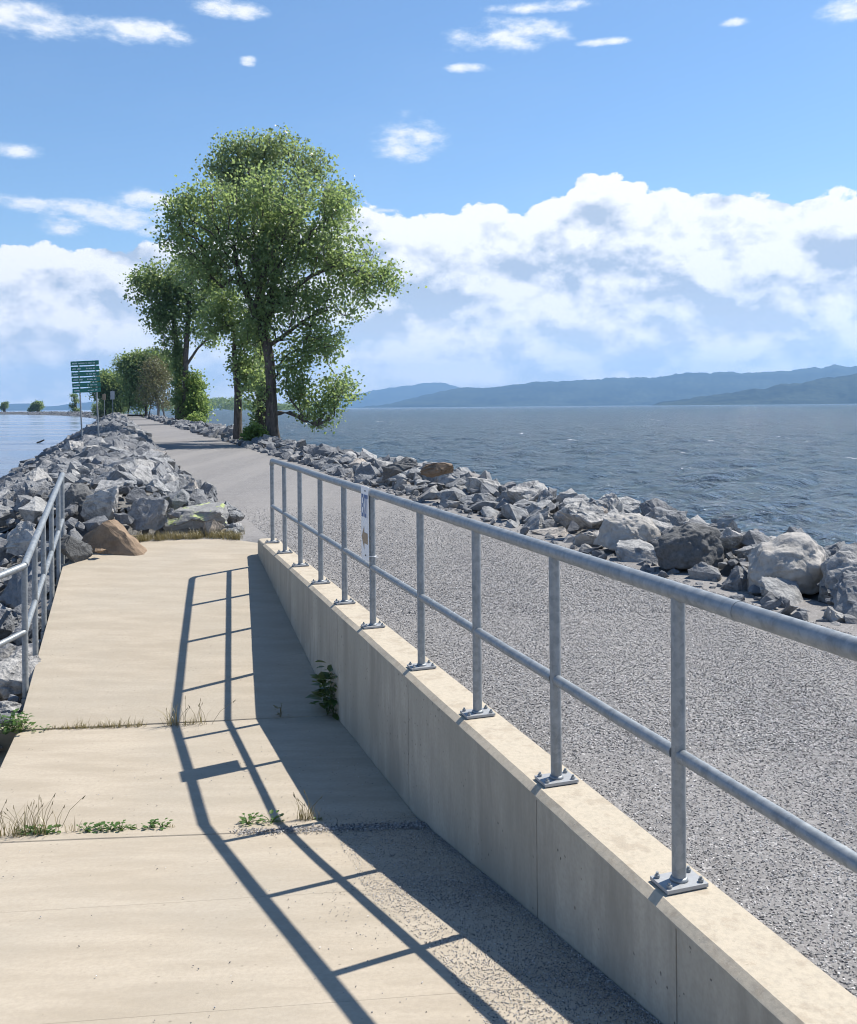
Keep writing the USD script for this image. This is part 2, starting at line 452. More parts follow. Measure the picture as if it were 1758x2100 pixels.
def water(name, calm):
    g = G()
    p = g.n("geometry", "position")
    xy = g.scalev(p, (1.0, 1.0, 0.0))
    if calm:
        st = g.noise(g.scalev(p, (0.006, 0.075, 0.0)), 1.0, 4, 0.55)
        ruff = g.smooth(st, 0.42, 0.58)
        n = g.noise(g.scalev(p, (0.5, 1.0, 0.0)), 1.6, 4, 0.55)
        h = g.m("multiply", n, g.m("add", 0.12, g.m("multiply", ruff, 0.5)))
        b = g.n("bump", "normal", height=h, strength=0.6, distance=0.12)
        base, rough = (0.03, 0.045, 0.07), g.m("add", 0.10, g.m("multiply", ruff, 0.16))
    else:
        w = g.n("mapping", "vector", vector=xy, rotation=(0, 0, 0.25), scale=(0.55, 1.0, 1.0))
        n1 = g.noise(w, 0.75, 5, 0.62)
        n2 = g.noise(w, 3.2, 4, 0.6)
        gust = g.noise(g.scalev(p, (0.010, 0.020, 0.0)), 1.0, 4, 0.6)
        h = g.m("add", n1, g.m("multiply", n2, 0.45))
        h = g.m("multiply", h, g.m("add", 0.55, g.m("multiply", gust, 0.8)))
        b = g.n("bump", "normal", height=h, strength=1.0, distance=0.9)
        base, rough = (0.066, 0.100, 0.128), 0.09
    if not calm:
        v = g.n("mapping", "vector", vector=xy, rotation=(0, 0, 0.25), scale=(0.35, 1.0, 1.0))
        cap = g.noise(v, 0.42, 6, 0.68)
        wh = g.smooth(cap, 0.665, 0.70)
        cap2 = g.noise(g.n("mapping", "vector", vector=v, location=(31.0, 7.0, 0.0)), 1.3, 4, 0.6)
        wh = g.m("maximum", wh, g.smooth(cap2, 0.715, 0.735))
        br = g.noise(v, 5.0, 3, 0.6)
        wh = g.m("multiply", wh, g.smooth(br, 0.42, 0.58))
        c = g.mix(wh, base, (0.75, 0.77, 0.8))
        rough = g.m("add", rough, g.m("multiply", wh, 0.5))
    else:
        c = base
    fr = g.n("fresnel", "fac", IOR=1.33, normal=b)
    df = g.n("diffuse_bsdf", "BSDF", color=c, normal=b)
    gl = g.n("glossy_bsdf", "BSDF", color=(0.95, 0.97, 1.0), roughness=rough, normal=b)
    s = g.n("mix_closure", "closure", fac=g.m("multiply", fr, 0.95 if calm else 0.75), closure1=df, closure2=gl)
    return g.done(name, surface=s)


M["lake"] = water("choppy_lake", False)
M["bay"] = water("calm_bay", True)


def hill_material(name, a, b, scale):
    g = G()
    p = g.n("geometry", "position")
    n = g.noise(p, scale, 5, 0.6)
    n2 = g.noise(p, scale * 9, 3, 0.6)
    c = g.mix(g.smooth(g.m("add", g.m("multiply", n, 0.6), g.m("multiply", n2, 0.4)), 0.35, 0.65), a, b)
    bm = g.n("bump", "normal", height=n2, strength=0.8, distance=12.0)
    return g.done(name, surface=g.n("principled_bsdf", "BSDF", base_color=c, roughness=1.0, specular_ior_level=0.0, normal=bm))


M["hill"] = hill_material("forested_hill", (0.010, 0.017, 0.018), (0.044, 0.056, 0.042), 0.0022)

# ------------------------------------------------------------------ frame of the causeway
D0 = np.array([-0.316, 0.9488]); D0 /= np.linalg.norm(D0)
N0 = np.array([D0[1], -D0[0]])
S1, RAD = 250.0, 2500.0


def place(s, t):
    """plan position at s metres along the causeway and t metres right of its base line"""
    s, t = np.asarray(s, float), np.asarray(t, float)
    th = np.maximum(s - S1, 0) / RAD
    al = np.minimum(s, S1) + RAD * np.sin(th)
    la = -RAD * (1 - np.cos(th)) + t * np.cos(th)
    al = al + t * np.sin(th) * 1.0
    return np.stack([al * D0[0] + la * N0[0], al * D0[1] + la * N0[1]], -1)


def st(x, y):
    return x * D0[0] + y * D0[1], x * N0[0] + y * N0[1]


WK = 0.3358


def wall_x(y, w=0.0):      # inner face of the wall, w metres towards the path
    return 1.726 + w * 1.0549 - WK * y


def ramp_profile(yp):
    return np.interp(yp, [-3, 0, 2.9, 3.45, 5.2, 5.42, 7.5, 11.52, 12.4], [-0.02, 0.03, -0.30, -0.385, -0.665, -0.70, -0.765, -0.13, -0.014])


def skew(y):
    return np.interp(y, [4.2, 5.2, 7.3], [0.10, 0.065, 0.13])


def ramp_z(x, y):
    return ramp_profile(y - skew(y) * x)


TL, TR = 1.45, 5.25          # edges of the gravel path
LP = ([0, 0.35, 0.9, 1.6, 2.4, 3.2, 6.3, 9.5], [0.02, 0.25, 0.50, 0.60, 0.50, 0.15, -1.70, -3.2])
RP = ([0, 0.3, 0.8, 1.3, 1.8, 4.2, 7.3], [-0.04, 0.06, 0.20, 0.20, 0.0, -1.75, -3.2])


def smoothstep(x, a, b):
    q = np.clip((x - a) / (b - a), 0, 1)
    return q * q * (3 - 2 * q)


def left_z(x, y):
    s, t = st(x, y)
    far = np.interp(TL - t, *LP)
    xl = -1.027 - 0.2977 * y
    dn = np.maximum((xl - x) * 0.95, 0)
    near = ramp_z(xl, y) - 0.18 - np.interp(dn, [0, 0.5, 4, 8], [0, 0.12, 1.7, 3.0])
    near = np.maximum(near, np.interp(dn, [0, 1.2, 3.6, 8], [-0.75, -0.95, -1.75, -3.0]))
    k = smoothstep(y, 10.6, 13.2)
    return near * (1 - k) + far * k


# ------------------------------------------------------------------ water
def polar_water(az0, az1, naz, rings, wave):
    az = np.linspace(az0, az1, naz)
    rr, aa = np.meshgrid(rings, az, indexing="ij")
    x, y = rr * np.sin(aa), rr * np.cos(aa)
    z = np.full_like(x, WATER_Z)
    if wave:
        rg = np.random.default_rng(3)
        fade = np.clip(1 - rr / 420, 0, 1) ** 0.7
        h = 0
        for k in range(26):
            lam = 0.7 * 1.13 ** k * rg.uniform(0.85, 1.15)
            if lam > 9:
                continue
            th = rg.normal(2.0, 0.5)
            amp = 0.016 * lam ** 0.72
            ph = (x * math.cos(th) + y * math.sin(th)) * 2 * math.pi / lam + rg.uniform(0, 6.28)
            ph = ph + 0.9 * np.sin(0.21 * x + 0.13 * y + k)
            res = np.clip((lam / np.gradient(rings)[:, None] - 2.2) / 2.5, 0, 1)
            h = h + res * amp * (np.sin(ph) + 0.35 * np.sin(2 * ph + 1.3))
        z = z + h * fade * 1.0
    v = np.stack([x, y, z], -1).reshape(-1, 3)
    n = naz
    i, j = np.meshgrid(np.arange(len(rings) - 1), np.arange(n - 1), indexing="ij")
    a = i * n + j
    f = np.stack([a, a + n, a + n + 1, a + 1], -1).reshape(-1, 4)
    f = np.vstack([f[:, [0, 1, 2]], f[:, [0, 2, 3]]])
    return trimesh.Trimesh(v, f[:, ::-1] if False else f, process=False)


def fix_up(m):
    if m.face_normals[:, 2].mean() < 0:
        m.invert()
    return m


AZC = math.atan2(D0[0], D0[1]) + 0.0006
rings = [7.0]
while rings[-1] < 19500:
    r = rings[-1]
    rings.append(r + (0.13 if r < 26 else 0.13 * (r / 26) ** 1.15 if r < 400 else r * 0.16))
rings = np.array(rings)
tag(obj("lake_water", fix_up(polar_water(AZC, 0.50, 330, rings, True)), M["lake"], smooth=True), kind="structure")
side = np.concatenate([[7.0], np.geomspace(12, 19500, 30)])
tag(obj("lake_water", fix_up(polar_water(0.50, math.pi, 24, side, False)), M["lake"], smooth=True), kind="structure")
tag(obj("bay_water", fix_up(polar_water(-math.pi, AZC, 60, np.concatenate([[2.0], np.geomspace(4, 19500, 60)]), False)), M["bay"], smooth=True), kind="structure")


# ------------------------------------------------------------------ embankment and path
def sweep(ss, prof, fz=None):
    t = np.array([p[0] for p in prof]); z = np.array([p[1] for p in prof])
    S, T = np.meshgrid(ss, t, indexing="ij")
    xy = place(S, T)
    Z = np.broadcast_to(z, S.shape).copy()
    v = np.concatenate([xy, Z[..., None]], -1).reshape(-1, 3)
    n = len(t)
    i, j = np.meshgrid(np.arange(len(ss) - 1), np.arange(n - 1), indexing="ij")
    a = i * n + j
    f = np.stack([a, a + 1, a + n + 1, a + n], -1).reshape(-1, 4)
    return trimesh.Trimesh(v, np.vstack([f[:, [0, 1, 2]], f[:, [0, 2, 3]]]), process=False)


ss = np.concatenate([np.arange(13.5, 60, 0.35), np.arange(60, 300, 1.0), np.arange(300, 1400, 6)])
prof = [(TL - d, z - 0.22) for d, z in zip(*LP)][::-1] + [(TL + 0.6, -0.25), (TR - 0.5, -0.25)] + [(TR + d, z - 0.22) for d, z in zip(*RP)]
dense = []
for (t0, z0), (t1, z1) in zip(prof[:-1], prof[1:]):
    for q in np.linspace(0, 1, 5)[:-1]:
        dense.append((t0 + (t1 - t0) * q, z0 + (z1 - z0) * q))
dense.append(prof[-1])
emb = sweep(ss, dense)
v = np.array(emb.vertices)
nz = meshkit.fbm(v * np.array([1.1, 1.1, 1.1]), 4, 3)
v[:, 2] += (nz - 0.5) * 0.34 * ((v[:, 2] > -0.235) | (v[:, 2] < -0.27)) * smoothstep(np.abs(v[:, 2] + 0.25), 0.01, 0.06)
emb.vertices = v
emb = fix_up(emb)
# near bank beside the ramp
gy = np.arange(-3, 15.5, 0.22); gk = np.linspace(0, 1, 40)
YY, KK = np.meshgrid(gy, gk, indexing="ij")
XL = -1.027 - 0.2977 * YY
XE = XL + 0.3 + smoothstep(YY, 11.9, 12.6) * (2.05 + (YY - 12.6) * 0.0)
XX = XE - KK * (XE - XL + 9.2)
ZZ = left_z(XX, YY) - 0.24 + (meshkit.fbm(np.stack([XX, YY, 0 * XX], -1) * 1.1, 4, 9) - 0.5) * 0.3
ZZ = np.where((XX > -1.027 - 0.2977 * YY) & (YY < 12.3), np.minimum(ZZ, ramp_z(XX, YY) - 0.10), ZZ)
ZZ = np.where((YY >= 12.3) & (XX > -1.0 - 0.2977 * YY), np.maximum(ZZ, -0.06), ZZ)
i, j = np.meshgrid(np.arange(len(gy) - 1), np.arange(39), indexing="ij")
a = i * 40 + j
f = np.stack([a, a + 1, a + 41, a + 40], -1).reshape(-1, 4)
bank = fix_up(trimesh.Trimesh(np.stack([XX, YY, ZZ], -1).reshape(-1, 3), np.vstack([f[:, [0, 1, 2]], f[:, [0, 2, 3]]]), process=False))
# near right bank, along the path beside the wall
ss2 = np.arange(-6, 13.6, 0.35)
prr = [p for p in dense if p[0] > 3.0]
rb = sweep(ss2, prr)
v = np.array(rb.vertices)
v[:, 2] += (meshkit.fbm(v * 1.1, 4, 3) - 0.5) * 0.34 * smoothstep(np.abs(v[:, 2] + 0.25), 0.01, 0.06)
rb.vertices = v
rb = fix_up(rb)
tag(obj("causeway_embankment", cat([emb, bank, rb]), M["dirt"], smooth=40), kind="structure")

# apron outline and ramp slabs
def rl(yp):
    y = yp
    for _ in range(12):
        k = float(skew(y)); y = (yp + k * -1.027) / (1 + k * 0.2977)
    return np.array([-1.027 - 0.2977 * y, y])


def rr_(yp):
    y = yp
    for _ in range(12):
        k = float(skew(y)); y = (yp + k * 1.720) / (1 + k * WK)
    return np.array([wall_x(y, -0.004), y])


def slab(y0, y1, parent, leftfix=None, ny=14, nx=26):
    """one cast slab between two joints, with slightly rounded upper edges"""
    ks = np.linspace(0, 1, ny); js = np.linspace(0, 1, nx)
    inset = 0.006
    P = np.zeros((ny, nx, 3))
    for a_, k in enumerate(ks):
        yp = y0 + (y1 - y0) * k
        L, Rr = rl(yp), rr_(yp)
        if leftfix is not None:
            L = leftfix(yp, L)
        for b_, q in enumerate(js):
            p = L + (Rr - L) * q
            P[a_, b_, :2] = p
            P[a_, b_, 2] = ramp_z(p[0], p[1])
    P[..., 2] += (meshkit.fbm(P * np.array([1.5, 1.5, 0]), 3, 5) - 0.5) * 0.008
    return grid_block(P, 0.22, parent, "ramp_slab")


def grid_block(P, depth, parent, name, rnd=0.008):
    ny, nx = P.shape[:2]
    v = P.reshape(-1, 3)
    i, j = np.meshgrid(np.arange(ny - 1), np.arange(nx - 1), indexing="ij")
    a = (i * nx + j).ravel()
    f = [np.stack([a, a + 1, a + nx + 1, a + nx], -1)]
    ring = np.concatenate([np.arange(nx), np.arange(1, ny) * nx + nx - 1, (ny - 1) * nx + np.arange(nx - 2, -1, -1), np.arange(ny - 2, 0, -1) * nx])
    c = v.mean(0)
    rv = v[ring]
    # tangent-based outward direction
    tn = np.roll(rv, -1, 0) - np.roll(rv, 1, 0)
    out = np.stack([tn[:, 1], -tn[:, 0]], -1); out /= np.linalg.norm(out, axis=1, keepdims=True) + 1e-9
    r1 = rv.copy(); r1[:, :2] += out * rnd * 0.7; r1[:, 2] -= rnd * 0.4
    r2 = rv.copy(); r2[:, :2] += out * rnd; r2[:, 2] -= rnd * 1.3
    r3 = r2.copy(); r3[:, 2] -= depth
    n = len(ring); base = len(v)
    v2 = np.vstack([v, r1, r2, r3])
    idx = [ring, base + np.arange(n), base + n + np.arange(n), base + 2 * n + np.arange(n)]
    for A, B in zip(idx[:-1], idx[1:]):
        f.append(np.stack([A, B, np.roll(B, -1), np.roll(A, -1)], -1))
    f = np.vstack(f)
    m = trimesh.Trimesh(v2, np.vstack([f[:, [0, 1, 2]], f[:, [0, 2, 3]]]), process=False)
    if m.face_normals[: 2, 2].mean() < 0:
        m.invert()
    return obj(name, m, M["ramp"], parent, smooth=35)


ramp = thing("concrete_ramp", kind="structure")


def ear(yp, L):
    if yp < 7.72:
        k = (7.72 + 0.13 * 0 - yp)
        return np.array([-3.36 - 0.42 * k * 1.0, L[1] - 0.02]) if True else L
    return L


far_edge = np.array([(-4.27, 10.93), (-4.285, 11.2), (-4.24, 11.42), (-4.1, 11.6), (-3.62, 11.93), (-3.1, 12.07), (-2.735, 12.10), (-2.4, 12.0), (-2.1, 11.86), (-1.98, 11.66)])
# far apron: from the far joint to its curved end
nx = 26
P = np.zeros((9, nx, 3))
La, Ra = rl(11.512), rr_(11.512)
cum = np.r_[0, np.cumsum(np.linalg.norm(np.diff(far_edge, axis=0), axis=1))]; cum /= cum[-1]
for b_ in range(nx):
    q = b_ / (nx - 1)
    p0 = La + (Ra - La) * q
    p1 = np.array([np.interp(q, cum, far_edge[:, 0]), np.interp(q, cum, far_edge[:, 1])])
    for a_ in range(9):
        p = p0 + (p1 - p0) * a_ / 8
        P[a_, b_] = (*p, ramp_z(*p))
apron_ring = np.vstack([P[0, :, :2], P[:, -1, :2], P[-1, ::-1, :2], P[::-1, 0, :2]])
grid_block(P, 0.22, ramp, "ramp_slab")
for (y0, y1, lf) in [(8.716, 11.505, None), (7.512, 8.712, ear), (5.25, 7.49, None), (4.262, 5.225, None), (3.207, 4.257, None), (0.6, 3.202, None), (-3.0, 0.595, None)]:
    slab(y0, y1, ramp, lf)
# lower footing seen left of the second slab, and soil under the joints
ft = [(-4.6, 7.3), (-4.3, 4.0), (-3.9, 1.0), (-2.0, 1.0), (-2.6, 7.3)]
fv, ff_ = trimesh.creation.triangulate_polygon(Polygon([(-4.3, 7.2), (-4.0, 4.5), (-2.2, 4.5), (-3.0, 7.2)]), engine="earcut")
fm = trimesh.creation.extrude_polygon(Polygon([(-4.3, 7.2), (-4.0, 3.5), (-1.9, 3.5), (-3.0, 7.2)]), 0.25, engine="earcut").apply_translation([0, 0, -1.17])
obj("lower_footing", fm, M["ramp"], ramp)
soil = []
for yj, w in ((7.5, 0.05), (5.237, 0.05), (11.508, 0.02), (8.714, 0.02), (4.26, 0.02), (3.205, 0.02)):
    a_, b_ = rl(yj), rr_(yj)
    pts = np.array([[*(a_ + (b_ - a_) * q), 0] for q in np.linspace(0.0, 1, 20)])
    pts[:, 2] = ramp_z(pts[:, 0], pts[:, 1]) - 0.02 - w * 0.5
    soil.append(tube(pts, w * 0.45, 6))
obj("joint_soil", cat(soil), M["dirt"], ramp, smooth=True)

# path sheet
pl = [(wall_x(y, 0.2), y) for y in (-4.0, 4, 11.5)]
edge = [tuple(x) for x in far_edge[::-1]]
far_l = [tuple(place(s, TL - 0.55)) for s in (13.2, 20, 60, 120, 200, *np.arange(250, 1300, 30))]
far_r = [tuple(place(s, TR + 0.35)) for s in (*np.arange(1280, 249, -30), 200, 120, 60, 20, -5)]
poly = Polygon(pl + [(-1.99, 11.62)] + [(x + 0.04, y + 0.17) for x, y in edge[1:6]] + far_l + far_r).buffer(0)
vv, ff = trimesh.creation.triangulate_polygon(poly, engine="earcut")
tag(obj("gravel_path", fix_up(trimesh.Trimesh(np.c_[vv, np.zeros(len(vv))], ff, process=False)), M["gravel"]), kind="structure")

ex_ = np.array(far_edge[3:])
ein = ex_ + np.array([0, -0.05]); eout = ex_ + np.array([0.05, 0.22]); eout[-1] = (-1.9, 11.75); eout[-2] = (-1.98, 12.0)
Vq = np.vstack([np.c_[ein, ramp_z(ein[:, 0], ein[:, 1]) - 0.012], np.c_[ex_ + [0, 0.012], ramp_z(ex_[:, 0], ex_[:, 1]) + 0.001], np.c_[eout, np.full(len(ex_), 0.006)]])
ne = len(ex_)
Fq = [t_ for k in range(2) for j_ in range(ne - 1) for t_ in ((k * ne + j_, k * ne + j_ + 1, k * ne + ne + j_ + 1), (k * ne + j_, k * ne + ne + j_ + 1, k * ne + ne + j_))]
tag(obj("path_edge", fix_up(trimesh.Trimesh(Vq, Fq, process=False)), M["gravel"]), kind="structure")
# ------------------------------------------------------------------ retaining wall
DW = np.array([-WK, 1.0, 0]) / math.hypot(1, WK)
NW = np.array([DW[1], -DW[0], 0])
UP = np.array([0, 0, 1.0])
WT = 0.08


def wall_pt(y, w, z):
    return np.array([wall_x(y, w), y, z])


wall = thing("retaining_wall", label="low pale concrete retaining wall with chamfered top between the ramp and the gravel path", category="wall")
sec = [(0.0015, -1.45), (0.0015, WT - 0.036), (0.0015, WT - 0.035), (0.2485, WT - 0.035), (0.2485, WT - 0.036), (0.2485, -1.45)]
cope = [(0, WT - 0.034), (0, WT - 0.022), (0.030, WT), (0.232, WT), (0.25, WT - 0.018), (0.25, WT - 0.034)]
spans = [(sec, a_ - 0.0035, b_ + 0.0035, "wall_panel") for a_, b_ in zip([11.0, 7.31, 5.55, 3.86, 2.9, 0.4], [7.31, 5.55, 3.86, 2.9, 0.4, -2.5])] + [(cope, 11.0, -2.5, "wall_coping")]
for sec, ya, yb, wname in spans:
    n = max(2, int((ya - yb) / 0.08))
    ys = np.linspace(ya, yb, n)
    V = []
    for y in ys:
        # slight wander of the chamfer line, as cast
        wob = (meshkit.noise(np.array([y * 6.0, 3.3, 0.5])) - 0.5) * 0.007 + (meshkit.noise(np.array([y * 25.0, 1.3, 0.5])) - 0.5) * 0.004
        for (w, z) in sec:
            V.append(wall_pt(y, w + (wob if 0.02 < w < 0.1 else 0), z + (wob * 0.9 if z == WT - 0.022 else 0)))
    V = np.array(V).reshape(n, 6, 3)
    F = []
    for i_ in range(n - 1):
        for j_ in range(5):
            F.append((i_ * 6 + j_, i_ * 6 + j_ + 1, i_ * 6 + j_ + 7, i_ * 6 + j_ + 6))
    F = np.array(F)
    F = np.vstack([F[:, [0, 1, 2]], F[:, [0, 2, 3]]])
    e0 = np.array([(0, k, k + 1) for k in range(1, 5)]); e1 = np.array([((n - 1) * 6, (n - 1) * 6 + k + 1, (n - 1) * 6 + k) for k in range(1, 5)])
    m = trimesh.Trimesh(V.reshape(-1, 3), np.vstack([F, e0, e1]), process=False)
    trimesh.repair.fix_normals(m)
    obj(wname, m, M["wall"], wall, smooth=20)
# rounded end of the wall
def ring(inset, z):
    L, rad = 0.46, 0.075
    pts = Polygon([(0, 0), (0.25, 0), (0.25, L), (0, L)]).buffer(-rad).buffer(rad, quad_segs=6).buffer(-inset)
    c = np.array(pts.exterior.coords)[:-1]
    ang = np.linspace(0, 1, 49)[:-1]
    c2 = [np.array(pts.exterior.interpolate(q, normalized=True).coords[0]) for q in ang]
    return np.array([wall_pt(10.996, 0, 0) + NW * p[0] + DW * p[1] + UP * z for p in c2])


rings_ = [ring(0.0, -1.45), ring(0.0, WT - 0.026), ring(0.010, WT - 0.008), ring(0.026, WT)]
V = np.vstack(rings_ + [rings_[-1].mean(0, keepdims=True)])
n = 48
F = []
for k in range(3):
    for j_ in range(n):
        F.append((k * n + j_, k * n + (j_ + 1) % n, (k + 1) * n + (j_ + 1) % n)); F.append((k * n + j_, (k + 1) * n + (j_ + 1) % n, (k + 1) * n + j_))
for j_ in range(n):
    F.append((3 * n + j_, 3 * n + (j_ + 1) % n, 4 * n))
m = trimesh.Trimesh(V, F, process=False); trimesh.repair.fix_normals(m)
obj("wall_panel", m, M["wall"], wall, smooth=40)

# ------------------------------------------------------------------ railings
right = thing("railing", label="long galvanised pipe railing bolted on top of the concrete wall beside the gravel path", category="railing", group=None)
PY = [11.07, 10.27, 9.41, 8.48, 7.60, 6.77, 5.70, 4.82, 3.96, 3.10, 2.20, 1.30, 0.4]
RW, ZT, ZM, RT, RPOST, RM = 0.125, 1.052, 0.512, 0.030, 0.0235, 0.0225


def hexbolt(p):
    m = trimesh.creation.cylinder(radius=0.0095, height=0.009, sections=6)
    w = trimesh.creation.cylinder(radius=0.005, height=0.014, sections=8)
    return np.vstack([m.vertices + p, w.vertices + p + [0, 0, 0.006]]), np.vstack([m.faces, w.faces + len(m.vertices)])


for k, y in enumerate(PY):
    z1 = ZT - 0.005 if k else ZT - 0.05
    lean = R.normal(0, 0.004)
    po = obj("post", tube([wall_pt(y, RW, WT + 0.010), wall_pt(y + lean * 0.5, RW, 0.55), wall_pt(y + lean, RW, z1)], RPOST, 18), M["steel"], right, smooth=40)
    c = wall_pt(y, RW, WT + 0.010)
    bp = trimesh.creation.box([0.105, 0.155, 0.012])
    bv = np.array(bp.vertices) @ np.array([DW, NW, UP]) + c
    bm = trimesh.Trimesh(bv, bp.faces, process=False)
    obj("base_plate", bm, M["plate"], po)
    for sx in (-1, 1):
        for sy in (-1, 1):
            obj("bolt", hexbolt(c + DW * 0.036 * sx + NW * 0.060 * sy + UP * 0.011), M["steel"], po)
    wv = []
    # weld collar
    obj("weld", tube([c + UP * 0.005, c + UP * 0.012, c + UP * 0.019], [0.031, 0.029, 0.0245], 16), M["steel"], po, smooth=True)
# top rail: bends down into the far post
e = wall_pt(PY[0], RW, ZT)
arc = [e + DW * 0.0 + UP * -0.06] + [e - DW * (0.06 - 0.06 * math.cos(q)) + UP * (-0.06 + 0.06 * math.sin(q)) for q in np.linspace(0.15, math.pi / 2, 7)]
trail = arc + [wall_pt(y, RW, ZT + 0.004 * math.sin(y * 2.1)) for y in (10.27, 9.41, 8.48, 7.60)] + [wall_pt(6.77, RW, ZT)]
cuts = [(trail, "top_rail")] + [([wall_pt(a_ - 0.004, RW, ZT), wall_pt((a_ + b_) / 2, RW, ZT + 0.001), wall_pt(b_, RW, ZT)], "top_rail") for a_, b_ in ((6.77, 5.80), (5.80, 2.8), (2.8, 0.38))]
for pts, nm in cuts:
    obj(nm, tube(pts, [0.0235] + [RT] * (len(pts) - 1) if len(pts) > 8 else RT, 22), M["steel"], right, smooth=40)
for y in (5.80, 2.8):
    obj("rail_sleeve", tube([wall_pt(y + 0.012, RW, ZT), wall_pt(y - 0.012, RW, ZT)], RT + 0.0015, 22), M["steel"], right, smooth=40)
for a_, b_ in zip(PY[:-1], PY[1:]):
    sag = R.normal(0, 0.002)
    obj("mid_rail", tube([wall_pt(a_ - 0.018, RW, ZM), wall_pt((a_ + b_) / 2, RW, ZM + sag), wall_pt(b_ + 0.018, RW, ZM)], RM, 18), M["steel"], right, smooth=40)

left = thing("railing", label="galvanised pipe railing sloping along the left edge of the concrete ramp above the rocks", category="railing")
LY = [11.2, 10.7, 9.95, 9.2, 8.5, 7.81]


def lpt(y, z):
    return np.array([-1.027 - 0.2977 * y - 0.035, y, z])


ltop = lambda y: 0.365 + (y - 7.75) * 0.152
lmid = lambda y: -0.185 + (y - 7.75) * 0.156
corner = lpt(7.81, 0)
bdir = np.array([-0.12, -0.31, 0.0]); bdir /= np.linalg.norm(bdir)
ext = [(corner + bdir * q, -0.16 * q) for q in (0.345, 1.1, 2.0)]
for y in LY:
    zb = ramp_z(-1.027 - 0.2977 * y, y)
    po = obj("post", tube([lpt(y, zb - 0.30), lpt(y, 0.0), lpt(y, ltop(y))], 0.0245, 18), M["steel"], left, smooth=40)
    # bracket that holds the post to the side of the slab
    c = lpt(y, zb - 0.13)
    obj("side_bracket", trimesh.creation.box([0.05, 0.10, 0.14]).apply_translation(c + [0.012, 0, -0.02]), M["steel"], po)
for p, dz in ext:
    obj("post", tube([p + UP * -1.1, p + UP * -0.3, p + UP * (ltop(7.81) + dz)], 0.0245, 18), M["steel"], left, smooth=40)
obj("top_rail", tube([lpt(y, ltop(y)) for y in (11.24, 9.5, 7.81)], RT, 20), M["steel"], left, smooth=40)
obj("top_rail", tube([corner + UP * ltop(7.81)] + [p + UP * (ltop(7.81) + dz) for p, dz in ext], RT, 20), M["steel"], left, smooth=40)
for a_, b_ in zip(LY[:-1], LY[1:]):
    obj("mid_rail", tube([lpt(a_ - 0.02, lmid(a_)), lpt((a_ + b_) / 2, lmid((a_ + b_) / 2)), lpt(b_ + 0.02, lmid(b_))], RM + 0.002, 16), M["steel"], left, smooth=40)
obj("mid_rail", tube([corner + UP * lmid(7.81)] + [p + UP * (lmid(7.81) + dz) for p, dz in ext], RM + 0.002, 16), M["steel"], left, smooth=40)

# ------------------------------------------------------------------ exit sign on the sixth post
sg = thing("exit_sign", label="white EXIT sign with a brown arrow tied to a post of the wall railing", category="sign")
AX = np.array([-DW, UP, -NW])            # rows: reading direction, up, out of the face
org = wall_pt(6.77, RW - RPOST - 0.006, 0)
PW, PH = 0.205, 0.54


def sign_pts(m, a0, z0, out):
    v = np.asarray(m.vertices)
    return trimesh.Trimesh(org + (v[:, :1] + a0) * AX[0] + (v[:, 1:2] + z0) * AX[1] + (v[:, 2:3] + out) * AX[2], m.faces, process=False)


pan = Polygon([(0, 0), (PW, 0), (PW, PH), (0, PH)]).buffer(-0.012).buffer(0.012)
obj("panel", sign_pts(trimesh.creation.extrude_polygon(pan, 0.004, engine="earcut"), -PW + 0.030, 0.555, 0), M["white"], sg)
tm = meshkit.text_mesh("EXIT", 0.158, 0.0012, bold=True)
tv = np.array(tm.vertices); tv[:, 0] -= tv[:, 0].min(); tv[:, 0] *= 0.176 / tv[:, 0].max()
obj("lettering", sign_pts(trimesh.Trimesh(tv, tm.faces, process=False), -PW + 0.045, 0.872, 0.0045), M["blue"], sg)
ar = Polygon([(0.0, 0.085), (0.07, 0.17), (0.07, 0.125), (0.17, 0.125), (0.17, 0.045), (0.07, 0.045), (0.07, 0.0)])
obj("arrow", sign_pts(trimesh.creation.extrude_polygon(ar, 0.0012, engine="earcut"), -PW + 0.045, 0.632, 0.0045), M["tan"], sg)
for z in (1.062, 0.592):
    obj("slot", sign_pts(trimesh.creation.box([0.03, 0.010, 0.002]).apply_translation([0, 0, 0]), -0.055, z, 0.005), M["black"], sg)
for z in (0.594,):
    obj("cable_tie", tube([wall_pt(6.77, RW, z) + (math.cos(q) * DW + math.sin(q) * NW) * 0.027 for q in np.linspace(0, 2 * math.pi, 15)] + [wall_pt(6.77, RW, z) - DW * 0.03 + NW * 0.0, wall_pt(6.77, RW, z) - DW * 0.065 + NW * 0.02], 0.003, 6), M["white"], sg)

